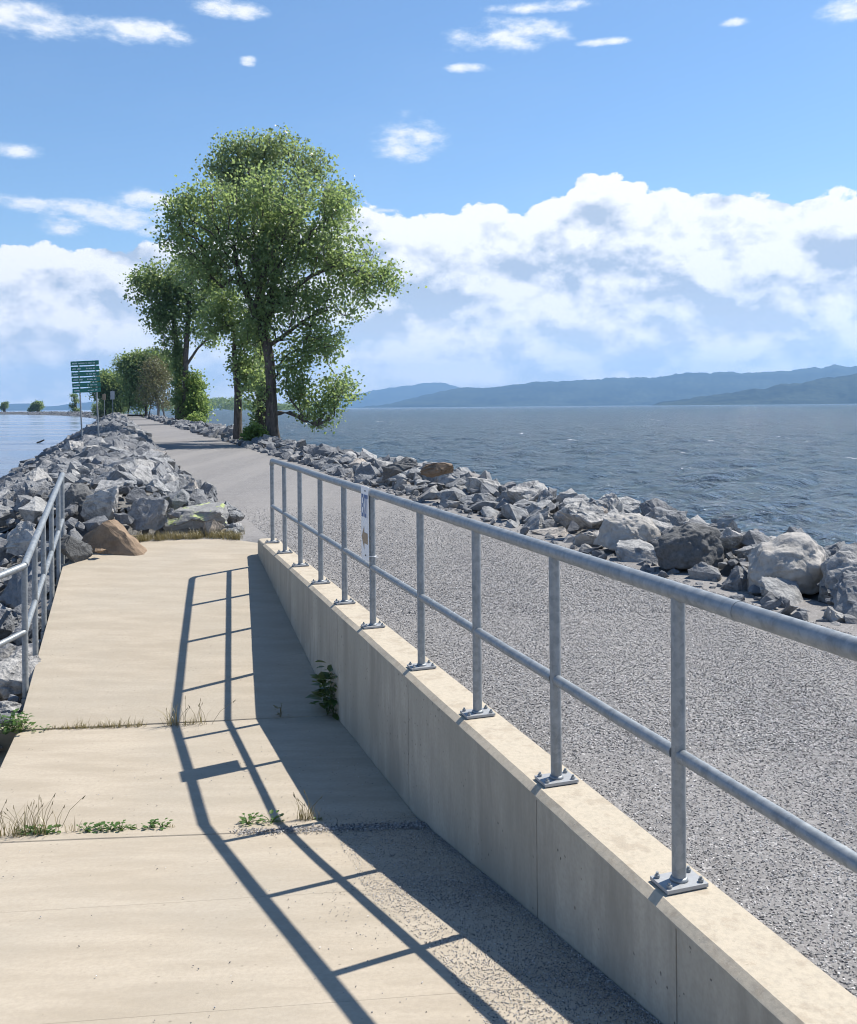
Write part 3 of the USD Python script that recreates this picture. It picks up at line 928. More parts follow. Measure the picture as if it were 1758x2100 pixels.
# ------------------------------------------------------------------ rocks
def rock_mesh(rg, size, sub=2, flat=0.72, rough=0.05):
    """angular quarried stone: hull of a few points, divided and roughened"""
    n = rg.integers(11, 18)
    p = rg.normal(size=(n, 3)); p /= np.linalg.norm(p, axis=1, keepdims=True)
    p *= rg.uniform(0.78, 1.08, (n, 1))
    sc = np.array([1.0, rg.uniform(0.62, 0.95), rg.uniform(0.45, 0.85) * flat / 0.72])
    p = p * sc
    h = ConvexHull(p)
    m = trimesh.Trimesh(p, h.simplices, process=False)
    m.remove_unreferenced_vertices()
    trimesh.repair.fix_normals(m)
    v, f = np.array(m.vertices), np.array(m.faces)
    for _ in range(sub):
        v, f = trimesh.remesh.subdivide(v, f)
    off = rg.uniform(0, 100, 3)
    nz = meshkit.fbm(v * 2.2 + off, 4, 1) - 0.5
    nn = v / (np.linalg.norm(v, axis=1, keepdims=True) + 1e-9)
    v = v + nn * (nz * 4 * rough)[:, None]
    if sub:
        # split along bedding planes: small ledges and knocked-off corners
        bed = rg.normal(size=3); bed /= np.linalg.norm(bed)
        ph = v @ bed * rg.uniform(3.0, 5.5) + meshkit.noise(v * 2.5 + off) * 1.6
        saw = ph - np.floor(ph)
        v = v + nn * ((saw - 0.5) * rough * 1.3 * (meshkit.noise(v * 1.7 + off + 9) > 0.42))[:, None]
        rid = 1 - np.abs(2 * meshkit.fbm(v * 4.5 + off, 3, 4) - 1)
        v = v - nn * ((rid - 0.6) * rough * 1.5)[:, None]
    a = rg.uniform(0, 2 * math.pi)
    tilt = rg.normal(0, 0.35, 2)
    Rm = trimesh.transformations.euler_matrix(tilt[0], tilt[1], a)[:3, :3]
    return v @ Rm.T * size, f


SOFT = 22


def scatter(area, rmin, rmax, tries, occupied, rg, gap, rbias=1.0):
    """dart throwing. area(rg) gives a plan point; occupied: list of (x, y, r)"""
    out = []
    cell = 0.5
    gridd = {}
    def key(x, y): return (int(x // cell), int(y // cell))
    for o in occupied:
        gridd.setdefault(key(o[0], o[1]), []).append(o)
    for _ in range(tries):
        x, y = area(rg)
        r = rmin + (rmax - rmin) * rg.random() ** rbias
        kx, ky = key(x, y)
        n = int((r + rmax) // cell) + 1
        ok = True
        for i_ in range(kx - n, kx + n + 1):
            for j_ in range(ky - n, ky + n + 1):
                for o in gridd.get((i_, j_), ()):
                    if (o[0] - x) ** 2 + (o[1] - y) ** 2 < (gap * (o[2] + r)) ** 2:
                        ok = False; break
                if not ok: break
            if not ok: break
        if ok:
            o = (x, y, r); out.append(o); occupied.append(o)
            gridd.setdefault((kx, ky), []).append(o)
    return out


# named boulders, each a thing of its own: pixel centre, distance, size, material, label
def boulder(u, v, y, sx, sz, mat, label, seed, points=None, sub=4, rough=0.055, rot=None):
    rg = np.random.default_rng(seed)
    c = at(u, v, y)
    if points == "dome":
        points = []
        for zz, rad_, k_ in ((-0.55, 0.50, 9), (-0.1, 0.49, 8), (0.22, 0.38, 7), (0.44, 0.17, 5)):
            a0 = rg.uniform(0, 6.28)
            for q in range(k_):
                a = a0 + q * 2 * math.pi / k_ + rg.normal(0, 0.18); r_ = rad_ * rg.uniform(0.86, 1.12)
                points.append((math.cos(a) * r_ * sx, math.sin(a) * r_ * max(sx * 0.8, sz), (zz + rg.normal(0, 0.05)) * sz))
    if points is not None:
        p = np.array(points, float)
        h = ConvexHull(p)
        m = trimesh.Trimesh(p, h.simplices, process=False); trimesh.repair.fix_normals(m)
        vv_, ff_ = np.array(m.vertices), np.array(m.faces)
        for _ in range(sub):
            vv_, ff_ = trimesh.remesh.subdivide(vv_, ff_)
        nn = vv_ - vv_.mean(0); nn /= np.linalg.norm(nn, axis=1, keepdims=True) + 1e-9
        vv_ = vv_ + nn * ((meshkit.fbm(vv_ * 5 + seed, 4, 2) - 0.5) * rough * 2)[:, None]
        rid = 1 - np.abs(2 * meshkit.fbm(vv_ * 7 + seed, 3, 4) - 1)
        vv_ = vv_ - nn * ((rid - 0.6) * rough * 0.7)[:, None]
    else:
        vv_, ff_ = rock_mesh(rg, 1.0, sub, rough=rough)
        ext_ = np.ptp(vv_, axis=0)
        vv_ = vv_ / ext_ * np.array([sx, max(sx * 0.8, sz), sz])
    obj("boulder", trimesh.Trimesh(vv_, ff_, process=False), mat, smooth=SOFT, loc=c, label=label, category="boulder")
    return (c[0], c[1], max(sx, 0.2) * 0.5)


occ_l, occ_r = [], []
# large pieces at the ramp's far end
occ_l.append(boulder(226, 1106, 11.5, 0.72, 0.48, M["rock_tan"], "wedge-shaped tan boulder with a sunlit orange face at the far end of the ramp", 3, points=[(-0.50, -0.02, -0.25), (-0.38, -0.12, -0.25), (0.46, -0.24, -0.25), (0.52, -0.16, -0.22), (-0.10, -0.02, 0.22), (-0.02, 0.02, 0.235), (0.02, 0.24, 0.20), (0.50, 0.12, -0.22), (-0.4, 0.3, -0.25), (-0.33, 0.02, 0.05), (-0.26, 0.25, 0.09), (0.2, -0.06, 0.08)], rough=0.045))
occ_l.append(boulder(150, 1128, 11.05, 0.36, 0.40, M["rock_dark"], "dark rounded mottled boulder between railing end and tan wedge boulder", 8, rough=0.03))
occ_l.append(boulder(402, 1066, 12.75, 0.86, 0.50, M["rock_lichen"], "grey boulder with yellow-green lichen on top behind the grass at the ramp's end", 21))
occ_l.append(boulder(476, 1052, 13.3, 0.42, 0.36, M["rock"], "blocky grey boulder at the right-hand tip of the left rock bank", 34))
occ_l.append(boulder(482, 1082, 12.7, 0.26, 0.17, M["rock"], "small grey stone in front of the blocky boulder at the rock bank's tip", 35))
occ_l.append(boulder(160, 1028, 12.6, 0.52, 0.52, M["rock_dark"], "large dark upright boulder right beside the far end of the left railing", 41, rough=0.07, points="dome"))
occ_l.append(boulder(205, 1129, 11.2, 0.13, 0.06, M["rock_tan"], "small flat rusty stone at the foot of the tan wedge boulder", 42))
# right bank
occ_r.append(boulder(1622, 1148, 8.35, 0.80, 0.46, M["rock_pale"], "largest pale boulder of the right rock bank, domed and sunlit", 51, rough=0.06, points="dome"))
occ_r.append(boulder(1738, 1182, 7.95, 0.50, 0.44, M["rock"], "dark grey boulder right of the largest pale one at the frame's right side", 52, rough=0.06, points="dome"))
occ_r.append(boulder(1415, 1112, 9.5, 0.72, 0.42, M["rock_dark"], "dark angular boulder left of the largest pale one on the right bank", 53, rough=0.07, points="dome"))
occ_r.append(boulder(1290, 1082, 10.7, 0.75, 0.36, M["rock_pale"], "long pale slab-like boulder on the right bank behind the third-nearest rail post", 54, rough=0.07, points="dome"))
occ_r.append(boulder(1195, 1058, 11.8, 0.60, 0.36, M["rock"], "mid grey angular boulder on the right bank, next left of the long pale slab", 57))
occ_r.append(boulder(905, 965, 16.6, 0.62, 0.28, M["rock_tan"], "tan flat-topped boulder standing against the lake on the right bank's crest", 55))
occ_r.append(boulder(822, 968, 17.4, 0.70, 0.46, M["rock_dark"], "big dark boulder leaning next to the tan flat-topped one on the right bank", 56))


def area_left(y0, y1, d0=-0.05, d1=6.6):
    def f_(rg):
        while True:
            y = rg.uniform(y0, y1)
            if y > 12.4:
                t = TL - rg.uniform(d0, d1)
                x = (t - y * N0[1]) / N0[0]
                return x, y
            xl = -1.027 - 0.2977 * y
            x = xl - rg.uniform(0.12, 5.2)
            if y > 11.1:
                x = rg.uniform(xl - 4.5, -3.2 + (y - 11.1) * 0.4)
                if y < np.interp(x, far_edge[:, 0], far_edge[:, 1], left=0, right=12.6) + 0.28:
                    continue
            return x, y
    return f_


def area_right(s0, s1, d0=0.05, d1=3.6):
    def f_(rg):
        s = rg.uniform(s0, s1)
        p = place(s, TR + rg.uniform(d0, d1))
        return p[0], p[1]
    return f_


def right_z(x, y):
    s, t = st(x, y)
    return np.interp(t - TR, *RP)


rg = np.random.default_rng(77)
rocksL = scatter(area_left(5.0, 20), 0.21, 0.38, 900, occ_l, rg, 0.72, 1.6)
rocksL += scatter(area_left(20, 46), 0.20, 0.40, 1200, occ_l, rg, 0.72, 1.5)
rocksL += scatter(area_left(5.0, 20), 0.13, 0.24, 3000, occ_l, rg, 0.74, 1.3)
rocksL += scatter(area_left(20, 46), 0.14, 0.24, 2800, occ_l, rg, 0.76, 1.2)
smallL = scatter(area_left(5.0, 19), 0.05, 0.13, 14000, occ_l, rg, 0.72, 1.2)
rocksR = scatter(area_right(4.5, 24), 0.21, 0.40, 1800, occ_r, rg, 0.66, 1.4)
rocksR += scatter(area_right(24, 50), 0.20, 0.36, 800, occ_r, rg, 0.72, 1.3)
rocksR += scatter(area_right(4.5, 50, -0.05), 0.11, 0.24, 7000, occ_r, rg, 0.70, 1.3)
smallR = scatter(area_right(4.5, 24, -0.25, 2.6), 0.04, 0.11, 8000, occ_r, rg, 0.72, 1.3)


def bank_of(name, rocks, small, zf, farspec, seed, lab):
    rg = np.random.default_rng(seed)
    par = thing(name, kind="structure")
    rocks = sorted(rocks, key=lambda o: -o[2] / math.hypot(o[0], o[1]))
    rest = []
    for k, (x, y, r) in enumerate(rocks):
        z = float(zf(x, y))
        near = math.hypot(x, y) < 17
        v, f = rock_mesh(rg, r * 1.18, (4 if r / y > 0.036 else 3 if r / y > 0.018 else 2) if k < 300 else 1, rough=0.05)
        c = np.array([x, y, z + r * rg.uniform(-0.10, 0.28)])
        if k < 299:
            obj("rock", trimesh.Trimesh(v, f, process=False), M["rock"], par, smooth=SOFT, loc=c)
        else:
            rest.append((v + c, f))
    for (x, y, r) in small:
        v, f = rock_mesh(rg, r * 1.15, 1, rough=0.05)
        rest.append((v + [x, y, float(zf(x, y)) + r * rg.uniform(-0.2, 0.9)], f))
    # far on, the bank goes on as smaller and smaller looking stones
    for s0, s1, per, d0, d1, sign, sub in farspec:
        for _ in range(int((s1 - s0) * per)):
            s = rg.uniform(s0, s1); d = rg.uniform(d0, d1)
            t = TL - d if sign < 0 else TR + d
            p = place(s, t)
            z = np.interp(d, *(LP if sign < 0 else RP))
            r = rg.uniform(0.2, 0.5)
            v, f = rock_mesh(rg, r * 1.2, 0)
            rest.append((v + [p[0], p[1], z + r * rg.uniform(-0.1, 0.35)], f))
    obj("rubble", cat(rest), M["rubble"], par, smooth=SOFT, kind="stuff", label=lab)


bank_of("rock_revetment", rocksL, smallL, left_z, [(46, 110, 13, 0, 6.6, -1, 0), (110, 260, 7, 0, 6.6, -1, 0), (260, 1000, 1.6, 0, 6.6, -1, 0)], 5, "smaller and farther stones of the left rock bank")
bank_of("rock_revetment", rocksR, smallR, right_z, [(50, 120, 8, 0, 3.0, 1, 0), (120, 260, 4, 0, 3.0, 1, 0)], 6, "smaller and farther stones of the right rock bank")


# ------------------------------------------------------------------ gravel as real stones
def pebble_protos(path):
    out = []
    for k in range(8):
        rg = np.random.default_rng(100 + k)
        v, f = rock_mesh(rg, 1.0, 0, flat=0.8)
        v = v * np.array([1, 1, 0.68])
        m = usdkit.mesh(stage, f"{path}/stone_{k + 1:03d}", trimesh.Trimesh(v, f, process=False), M[f"pebble{k}"])
        out.append(m.GetPath())
    return out


def instancer(name, pos, scale, label=None):
    pi = UsdGeom.PointInstancer.Define(stage, numbered("/World", name))
    protos = pebble_protos(str(pi.GetPath()))
    pi.CreatePrototypesRel().SetTargets(protos)
    n = len(pos)
    rg = np.random.default_rng(n)
    ang = rg.uniform(0, 2 * math.pi, n); q = np.stack([np.cos(ang / 2), rg.normal(0, 0.16, n), rg.normal(0, 0.16, n), np.sin(ang / 2)], 1); q /= np.linalg.norm(q, axis=1, keepdims=True)
    pi.CreatePositionsAttr(Vt.Vec3fArray.FromNumpy(np.asarray(pos, np.float32)))
    pi.CreateScalesAttr(Vt.Vec3fArray.FromNumpy(np.repeat(np.asarray(scale, np.float32)[:, None], 3, 1)))
    pi.CreateOrientationsAttr(Vt.QuathArray([Gf.Quath(float(a), float(b), float(c), float(d)) for a, b, c, d in q]))
    pi.CreateProtoIndicesAttr(Vt.IntArray.FromNumpy(rg.choice(8, n, p=TONE_SHARE).astype(np.int32)))
    tag(pi.GetPrim(), label=label, kind="stuff")


rg = np.random.default_rng(8)
pos, sc = [], []
for y0, y1, dens_, r0, r1 in ((1.4, 4.5, 13000, 0.0038, 0.0078), (4.5, 7.5, 9000, 0.0045, 0.0088), (7.5, 11.0, 4500, 0.006, 0.011), (11.0, 16.0, 1800, 0.007, 0.012)):
    n = int((y1 - y0) * 3.4 * dens_)
    y = rg.uniform(y0, y1, n)
    w = rg.uniform(0.25, 3.6, n)
    x = wall_x(y, 0) + w
    fade = 1 - (0.5 if y0 < 10 else 1.0) * (y - y0) / (y1 - y0)
    keep = (x / y < 0.52) & (rg.random(n) < fade)
    x, y = x[keep], y[keep]
    r = r0 + (r1 - r0) * rg.random(len(x)) ** 2
    pos.append(np.c_[x, y, r * 0.10]); sc.append(r)
instancer("path_gravel", np.vstack(pos), np.concatenate(sc), "loose grey crushed stone covering the path beside the wall")

# gravel that has washed down on to the ramp along the wall
pos, sc = [], []
for n, y0, y1, spread, r0, r1 in ((34000, 2.4, 5.5, 0.52, 0.0020, 0.0045), (2600, 3.2, 5.4, 0.74, 0.002, 0.0045), (700, 2.6, 7.4, 1.0, 0.0025, 0.005)):
    y = rg.uniform(y0, y1, n)
    lim = spread * (0.72 + 0.5 * meshkit.noise(np.c_[y * 1.7, 0 * y, 0 * y + spread])) * np.clip((y - y0 + 0.15) / 0.7, 0.15, 1)
    ok_ = rg.random(n) < np.clip((y1 - y) / 0.9, 0.1, 1) * (0.35 + 0.9 * meshkit.noise(np.c_[y * 3.1, 0 * y + 5, 0 * y]))
    y, lim = y[ok_], lim[ok_]; n = len(y)
    w = rg.random(n) ** 1.7 * lim * 1.15
    x = wall_x(y, -0.005) - w
    r = r0 + (r1 - r0) * rg.random(n) ** 2
    pos.append(np.c_[x, y, ramp_z(x, y) + r * 0.2 + 0.003]); sc.append(r)
n = 170
yp = rg.uniform(2.6, 7.4, n); q = rg.random(n)
xx_ = np.array([(rl(a_) + (rr_(a_) - rl(a_)) * b_) for a_, b_ in zip(yp, q)])
r = rg.uniform(0.002, 0.0055, n)
pos.append(np.c_[xx_, ramp_z(xx_[:, 0], xx_[:, 1]) + r * 0.5 + 0.003]); sc.append(r)
# heap at the end of the second joint
n = 1800
a_, b_ = rl(5.23), rr_(5.23)
q = 1 - rg.random(n) ** 1.4 * 0.42
xx_ = a_ + (b_ - a_) * q[:, None] + rg.normal(0, 0.035, (n, 2)) * np.array([1, 1.0])
r = rg.uniform(0.003, 0.008, n)
pos.append(np.c_[xx_, ramp_z(xx_[:, 0], xx_[:, 1]) + r * 0.5 + 0.003]); sc.append(r)
instancer("washed_gravel", np.vstack(pos), np.concatenate(sc), "loose grit washed on to the ramp at the wall's foot")

# ------------------------------------------------------------------ trees
def blob_points(rg, lobes, n, y, hole=0.42):
    """points through the crown's volume; lobes: (u, v, ru, rv[, dy]) measured in the picture at distance y"""
    area_ = np.array([l[2] * l[3] for l in lobes], float)
    pr = area_ ** 0.9 / (area_ ** 0.9).sum()
    out = []
    while len(out) < n:
        l = lobes[rg.choice(len(lobes), p=pr)]
        d = rg.normal(size=3); d /= np.linalg.norm(d)
        d *= rg.random() ** (1 / 2.4)
        dy = (l[4] if len(l) > 4 else 0.0)
        p = at(l[0] + d[0] * l[2], l[1] + d[2] * l[3], y)
        p[1] += dy + d[1] * 0.5 * (l[2] + l[3]) / FPX * y
        if meshkit.noise(p * (33.0 / y) + 31) < hole * 0.8 and rg.random() < 0.8:
            continue
        out.append(p)
    return np.array(out)


def grow(trunks, targets, rg, step=0.35, r0=0.010, sides=5):
    """limbs from the given trunk lines to every target; returns meshes of thick and thin wood"""
    nodes, par, rad = [], [], []
    for line, rr0 in trunks:
        line = np.asarray(line, float)
        seg = np.linalg.norm(np.diff(line, axis=0), axis=1); cum = np.r_[0, np.cumsum(seg)]
        k = max(2, int(cum[-1] / step))
        q = np.linspace(0, cum[-1], k)
        pts = np.stack([np.interp(q, cum, line[:, j]) for j in range(3)], 1)
        rs = np.interp(q, cum, rr0)
        for i_, (p, r) in enumerate(zip(pts, rs)):
            par.append(len(nodes) - 1 if i_ else -1)
            if i_ == 0 and nodes:
                par[-1] = int(np.argmin(np.linalg.norm(np.array(nodes) - p, axis=1)))
            nodes.append(p); rad.append(r)
    nt = len(nodes)
    N = np.zeros((nt + 40 * len(targets), 3)); N[:nt] = nodes
    cnt = nt
    d0 = cKDTree(N[:nt]).query(targets)[0]
    for ti in np.argsort(d0):
        p = targets[ti]
        vec = N[:cnt] - p
        dist = np.linalg.norm(vec, axis=1)
        cost = dist + 0.55 * np.maximum(vec[:, 2], -0.5)      # prefers to climb
        b = int(np.argmin(cost)); q0 = N[b]
        k = max(1, int(dist[b] / step))
        perp = rg.normal(0, 0.06 * dist[b], 3)
        last = b
        for i_ in range(1, k + 1):
            q = i_ / k
            pt = q0 + (p - q0) * q + perp * math.sin(q * math.pi) + np.array([0, 0, 0.10 * dist[b] * math.sin(q * math.pi)])
            if cnt >= len(N): break
            N[cnt] = pt; par.append(last); rad.append(-1); last = cnt; cnt += 1
    N = N[:cnt]; par = np.array(par); rad = np.array(rad)
    load = np.ones(cnt)
    for i_ in range(cnt - 1, -1, -1):
        if par[i_] >= 0: load[par[i_]] += load[i_]
    rr = np.where(rad > 0, rad, r0 * load ** 0.46)
    for i_ in range(nt, cnt):
        rr[i_] = min(rr[i_], rr[par[i_]] * 0.97)
    # tubes: follow chains
    kids = [[] for _ in range(cnt)]
    for i_ in range(cnt):
        if par[i_] >= 0: kids[par[i_]].append(i_)
    big, small = [], []
    starts = [i_ for i_ in range(cnt) if par[i_] < 0]
    stack = [(s_, -1) for s_ in starts]
    while stack:
        s_, pr = stack.pop()
        chain = [pr, s_] if pr >= 0 else [s_]
        cur = s_
        while kids[cur]:
            ks_ = sorted(kids[cur], key=lambda c: -rr[c])
            if cur < nt:
                same = [c for c in ks_ if c < nt and c == cur + 1 and par[c] == cur]
                if same: ks_ = same + [c for c in ks_ if c != same[0]]
            for c in ks_[1:]: stack.append((c, cur))
            cur = ks_[0]; chain.append(cur)
        if len(chain) < 2: continue
        r = rr[chain].copy()
        if pr >= 0: r[0] = r[1]
        (big if s_ < nt and pr < nt else small).append(tube(N[chain], r, 9 if s_ < nt else sides, cap=False))
    return big, small, N


def leaves(rg, centers, per, spread, size, droop=0.5, flat=0.75, jit=0.35):
    n = len(centers) * per
    c = np.repeat(centers, per, 0) + rg.normal(0, 1, (n, 3)) * spread * np.array([1, 1, flat])
    nrm = rg.normal(size=(n, 3)) + np.array([0.15, -0.1, 0.55]); nrm /= np.linalg.norm(nrm, axis=1, keepdims=True)
    ax = np.cross(nrm, rg.normal(size=(n, 3))); ax /= np.linalg.norm(ax, axis=1, keepdims=True) + 1e-9
    ax[:, 2] -= droop; ax /= np.linalg.norm(ax, axis=1, keepdims=True)
    bx = np.cross(nrm, ax); bx /= np.linalg.norm(bx, axis=1, keepdims=True) + 1e-9
    s = size * rg.uniform(1 - jit, 1 + jit, (n, 1))
    v = np.stack([c - ax * s * 0.5, c + bx * s * 0.42 - ax * s * 0.05, c + ax * s * 0.5, c - bx * s * 0.42 - ax * s * 0.05], 1)
    v[:, 1] += nrm * s * 0.12; v[:, 3] += nrm * s * 0.12
    i_ = np.arange(n) * 4
    f = np.vstack([np.stack([i_, i_ + 1, i_ + 2], 1), np.stack([i_, i_ + 2, i_ + 3], 1)])
    return trimesh.Trimesh(v.reshape(-1, 3), f, process=False)


def tree(name, label, y, trunks, lobes, ntar, per, spread, size, leafmat, barkmat, seed, group=None, step=0.4, hole=0.42, r0=0.010, extra=None, catg="tree"):
    rg = np.random.default_rng(seed)
    T = thing(name, label=label, category=catg, group=group)
    tl = [([at(u, v, y + dy) for u, v, dy in line], r) for line, r in trunks]
    targets = blob_points(rg, lobes, ntar, y, hole)
    fr = blob_points(rg, lobes, ntar, y, hole)
    ctr3 = targets.mean(0)
    # short twigs that stick out past the crown, with few leaves
    fr = fr + (fr - targets[rg.integers(0, len(targets), len(fr))]) * 0.10
    lob = np.array([at(l[0], l[1], y) for l in lobes]); lr = np.array([0.5 * (l[2] + l[3]) / FPX * y for l in lobes])
    dn = (np.linalg.norm((fr[:, None] - lob[None]) * np.array([1, 0.8, 1]), axis=2) / lr[None])
    kbest = dn.argmin(1)
    outw = fr - lob[kbest]; outw /= np.linalg.norm(outw, axis=1, keepdims=True) + 1e-9
    fringe = lob[kbest] + outw * (lr[kbest] * rg.uniform(0.92, 1.22, len(fr)))[:, None]
    fringe = fringe[: ntar // 3]
    allt = np.vstack([targets, fringe])
    big, small, N = grow(tl, allt, rg, step, r0)
    obj("trunk", cat(big), barkmat, T, smooth=50)
    if small:
        obj("branches", cat(small), barkmat, T, smooth=50)
    obj("crown", cat([leaves(rg, targets, per, spread, size), leaves(rg, fringe, max(6, per // 3), spread * 0.55, size)]), leafmat, T)
    if extra:
        for nm, lb, nt_, per2, sp2, sz2, mat2 in extra:
            obj(nm, leaves(rg, blob_points(rg, lb, nt_, y, 0.2), per2, sp2, sz2), mat2, T)
    return T


# the big cottonwood in front
Y1 = 44.0
tree("cottonwood_tree", "tallest broad green cottonwood tree with a low crooked limb reaching over the lake", Y1,
     [([(560, 912, 0), (558, 880, 0), (556, 800, 0), (553, 740, 0), (546, 700, 0.2), (534, 668, 0.4), (515, 625, 0.2), (500, 585, 0), (486, 540, -.2), (478, 490, -.3)], [0.42, 0.30, 0.25, 0.24, 0.24, 0.23, 0.18, 0.14, 0.10, 0.05]),
      ([(540, 680, 0.3), (552, 640, 0.3), (560, 590, .5), (566, 520, .6), (560, 440, .5), (552, 370, .4)], [0.20, 0.19, 0.16, 0.13, 0.08, 0.04]),
      ([(556, 640, .3), (590, 600, 0), (640, 565, -.4), (700, 540, -.4), (770, 570, -.3)], [0.14, 0.12, 0.09, 0.06, 0.03]),
      ([(520, 640, .2), (540, 560, -.6), (575, 500, -.8), (610, 440, -.8)], [0.13, 0.11, 0.08, 0.04]),
      ([(508, 600, .1), (530, 540, .6), (560, 470, .8)], [0.11, 0.09, 0.04]),
      ([(551, 710, .2), (580, 690, 0), (620, 660, -.3), (670, 630, -.3)], [0.11, 0.09, 0.07, 0.03]),
      ([(556, 850, 0), (585, 845, .2), (602, 848, 0), (618, 858, -.2), (635, 868, -.3), (652, 872, -.3), (657, 858, -.2), (668, 846, -.1)], [0.12, 0.10, 0.10, 0.11, 0.11, 0.10, 0.07, 0.05]),
      ([(652, 871, -.3), (672, 862, -.3), (690, 830, -.2), (700, 800, 0)], [0.08, 0.06, 0.04, 0.02])],
     [(520, 420, 108, 72), (425, 440, 78, 58), (600, 430, 92, 70), (480, 500, 118, 72), (600, 510, 112, 72), (690, 420, 28, 46), (700, 520, 76, 50), (772, 575, 44, 30), (700, 600, 74, 52), (590, 620, 84, 58), (640, 690, 66, 40), (596, 745, 44, 34), (530, 670, 36, 40), (695, 798, 44, 30), (655, 836, 42, 28), (612, 800, 26, 30), (430, 560, 62, 44), (540, 560, 90, 60), (528, 800, 14, 34), (650, 715, 44, 24), (370, 420, 34, 30), (362, 485, 30, 40)],
     1100, 32, 0.36, 0.148, M["leaf_cotton"], M["bark"], 1, hole=0.50)
tree("back_cottonwood_tree", "grey-green tree crown rising behind and above the tallest cottonwood", Y1 + 6,
     [([(545, 890, 0), (540, 780, 0), (536, 700, 0), (535, 600, 0), (540, 480, 0), (550, 380, 0)], [0.55, 0.36, 0.30, 0.25, 0.18, 0.06]), ([(538, 560, 0), (500, 480, .3), (470, 380, .4)], [0.14, 0.10, 0.04]), ([(538, 540, 0), (600, 460, .3), (640, 370, .4)], [0.14, 0.10, 0.04])],
     [(500, 330, 66, 46), (580, 330, 72, 44), (640, 350, 42, 38), (460, 350, 40, 36), (545, 300, 70, 22), (700, 425, 20, 52), (560, 400, 110, 50)],
     340, 34, 0.38, 0.152, M["leaf_grey"], M["bark_dark"], 2, hole=0.38,
     extra=[("ivy", [(533, 850, 13, 40), (535, 745, 14, 60)], 50, 50, 0.22, 0.14, M["leaf_dark"])])
tree("slender_tree", "slender leaning tree with a forked trunk and thin foliage left of the cottonwood trunk", Y1 + 1.5,
     [([(487, 900, 0), (488, 850, 0), (488, 800, 0), (482, 745, 0), (480, 715, 0), (483, 685, 0), (474, 660, 0), (462, 625, 0)], [0.24, 0.20, 0.18, 0.13, 0.11, 0.09, 0.07, 0.03]), ([(489, 815, 0), (500, 795, .1), (512, 770, .2), (520, 740, .3)], [0.13, 0.10, 0.07, 0.03])],
     [(500, 740, 24, 40), (470, 640, 34, 40), (505, 690, 26, 36), (515, 775, 16, 30), (440, 660, 26, 30)],
     120, 40, 0.30, 0.15, M["leaf_cotton"], M["bark"], 3, hole=0.45)
Y2 = 103.0
tree("twin_trunk_tree", "dark tree with two tall trunks left of the cottonwood, one wrapped in ivy", Y2,
     [([(382, 868, 0), (381, 800, 0), (380, 740, 0), (384, 680, 0), (388, 620, 0), (394, 560, 0), (400, 520, 0)], [0.42, 0.36, 0.32, 0.28, 0.22, 0.14, 0.06]), ([(368, 868, 1), (366, 790, 1), (364, 720, 1), (356, 660, 1), (345, 600, 1)], [0.5, 0.42, 0.34, 0.24, 0.08]), ([(382, 750, 0), (405, 715, 0), (440, 680, 0), (470, 655, 0)], [0.17, 0.13, 0.10, 0.04])],
     [(330, 600, 52, 40), (300, 575, 36, 20), (395, 570, 52, 50), (360, 560, 60, 36), (430, 620, 40, 52), (330, 645, 34, 34), (370, 640, 44, 50), (350, 700, 24, 36), (420, 690, 30, 22), (285, 600, 22, 24)],
     470, 26, 0.62, 0.29, M["leaf_dark"], M["bark"], 4, hole=0.52,
     extra=[("ivy", [(366, 800, 6, 66), (365, 740, 6, 40)], 70, 44, 0.26, 0.24, M["leaf_dark"]), ("undergrowth", [(400, 825, 24, 28), (398, 785, 14, 24), (410, 845, 14, 14)], 110, 45, 0.5, 0.26, M["leaf_bright"])])
# farther trees along the causeway
FG = None
far = [
    ("bare_tan_tree", "pale tan half-bare tree beside the path beyond the twin trunks", 160.0, 325, 868 - 12, [(320, 790, 28, 46), (305, 800, 18, 38), (338, 800, 20, 40), (318, 758, 20, 26)], 190, 30, 0.6, 0.26, "leaf_tan", "bark_pale", 61),
    ("roadside_tree", "mid green tree standing behind the tan half-bare tree", 190.0, 300, 852, [(290, 770, 40, 34), (262, 745, 26, 16), (300, 740, 34, 18), (330, 745, 26, 22), (280, 810, 24, 36), (345, 760, 20, 26)], 330, 46, 0.85, 0.40, "leaf_dark", "bark_dark", 62),
    ("roadside_tree", "rounded dark tree left of the path right behind the green sign", 260.0, 238, 852, [(232, 790, 30, 22), (215, 800, 22, 26), (250, 795, 24, 26), (240, 825, 24, 20), (222, 775, 20, 12)], 280, 46, 1.0, 0.50, "leaf_dark", "bark_dark", 63),
    ("roadside_tree", "low olive bush-like tree at the path's vanishing end", 300.0, 222, 854, [(222, 836, 22, 14), (205, 838, 12, 12), (240, 838, 10, 12)], 120, 40, 0.8, 0.45, "leaf_grey", "bark_dark", 64),
    ("lone_tree", "thin ragged pine-like tree standing on the far causeway left of the sign post", 560.0, 155, 846, [(152, 812, 7, 5), (157, 822, 8, 4), (150, 832, 7, 4), (155, 841, 9, 5)], 70, 30, 0.7, 0.55, "leaf_dark", "bark_dark", 65),
    ("lone_tree", "compact round tree on the far causeway at the left", 800.0, 78, 846, [(79, 832, 7, 11), (71, 834, 6, 8), (64, 840, 4, 4)], 110, 40, 1.0, 0.8, "leaf_dark", "bark_dark", 66),
    ("lone_tree", "small narrow tree on the far causeway at the picture's left edge", 900.0, 9, 846, [(7, 834, 4, 9), (12, 830, 3, 7)], 60, 30, 1.0, 0.8, "leaf_dark", "bark_dark", 67),
]
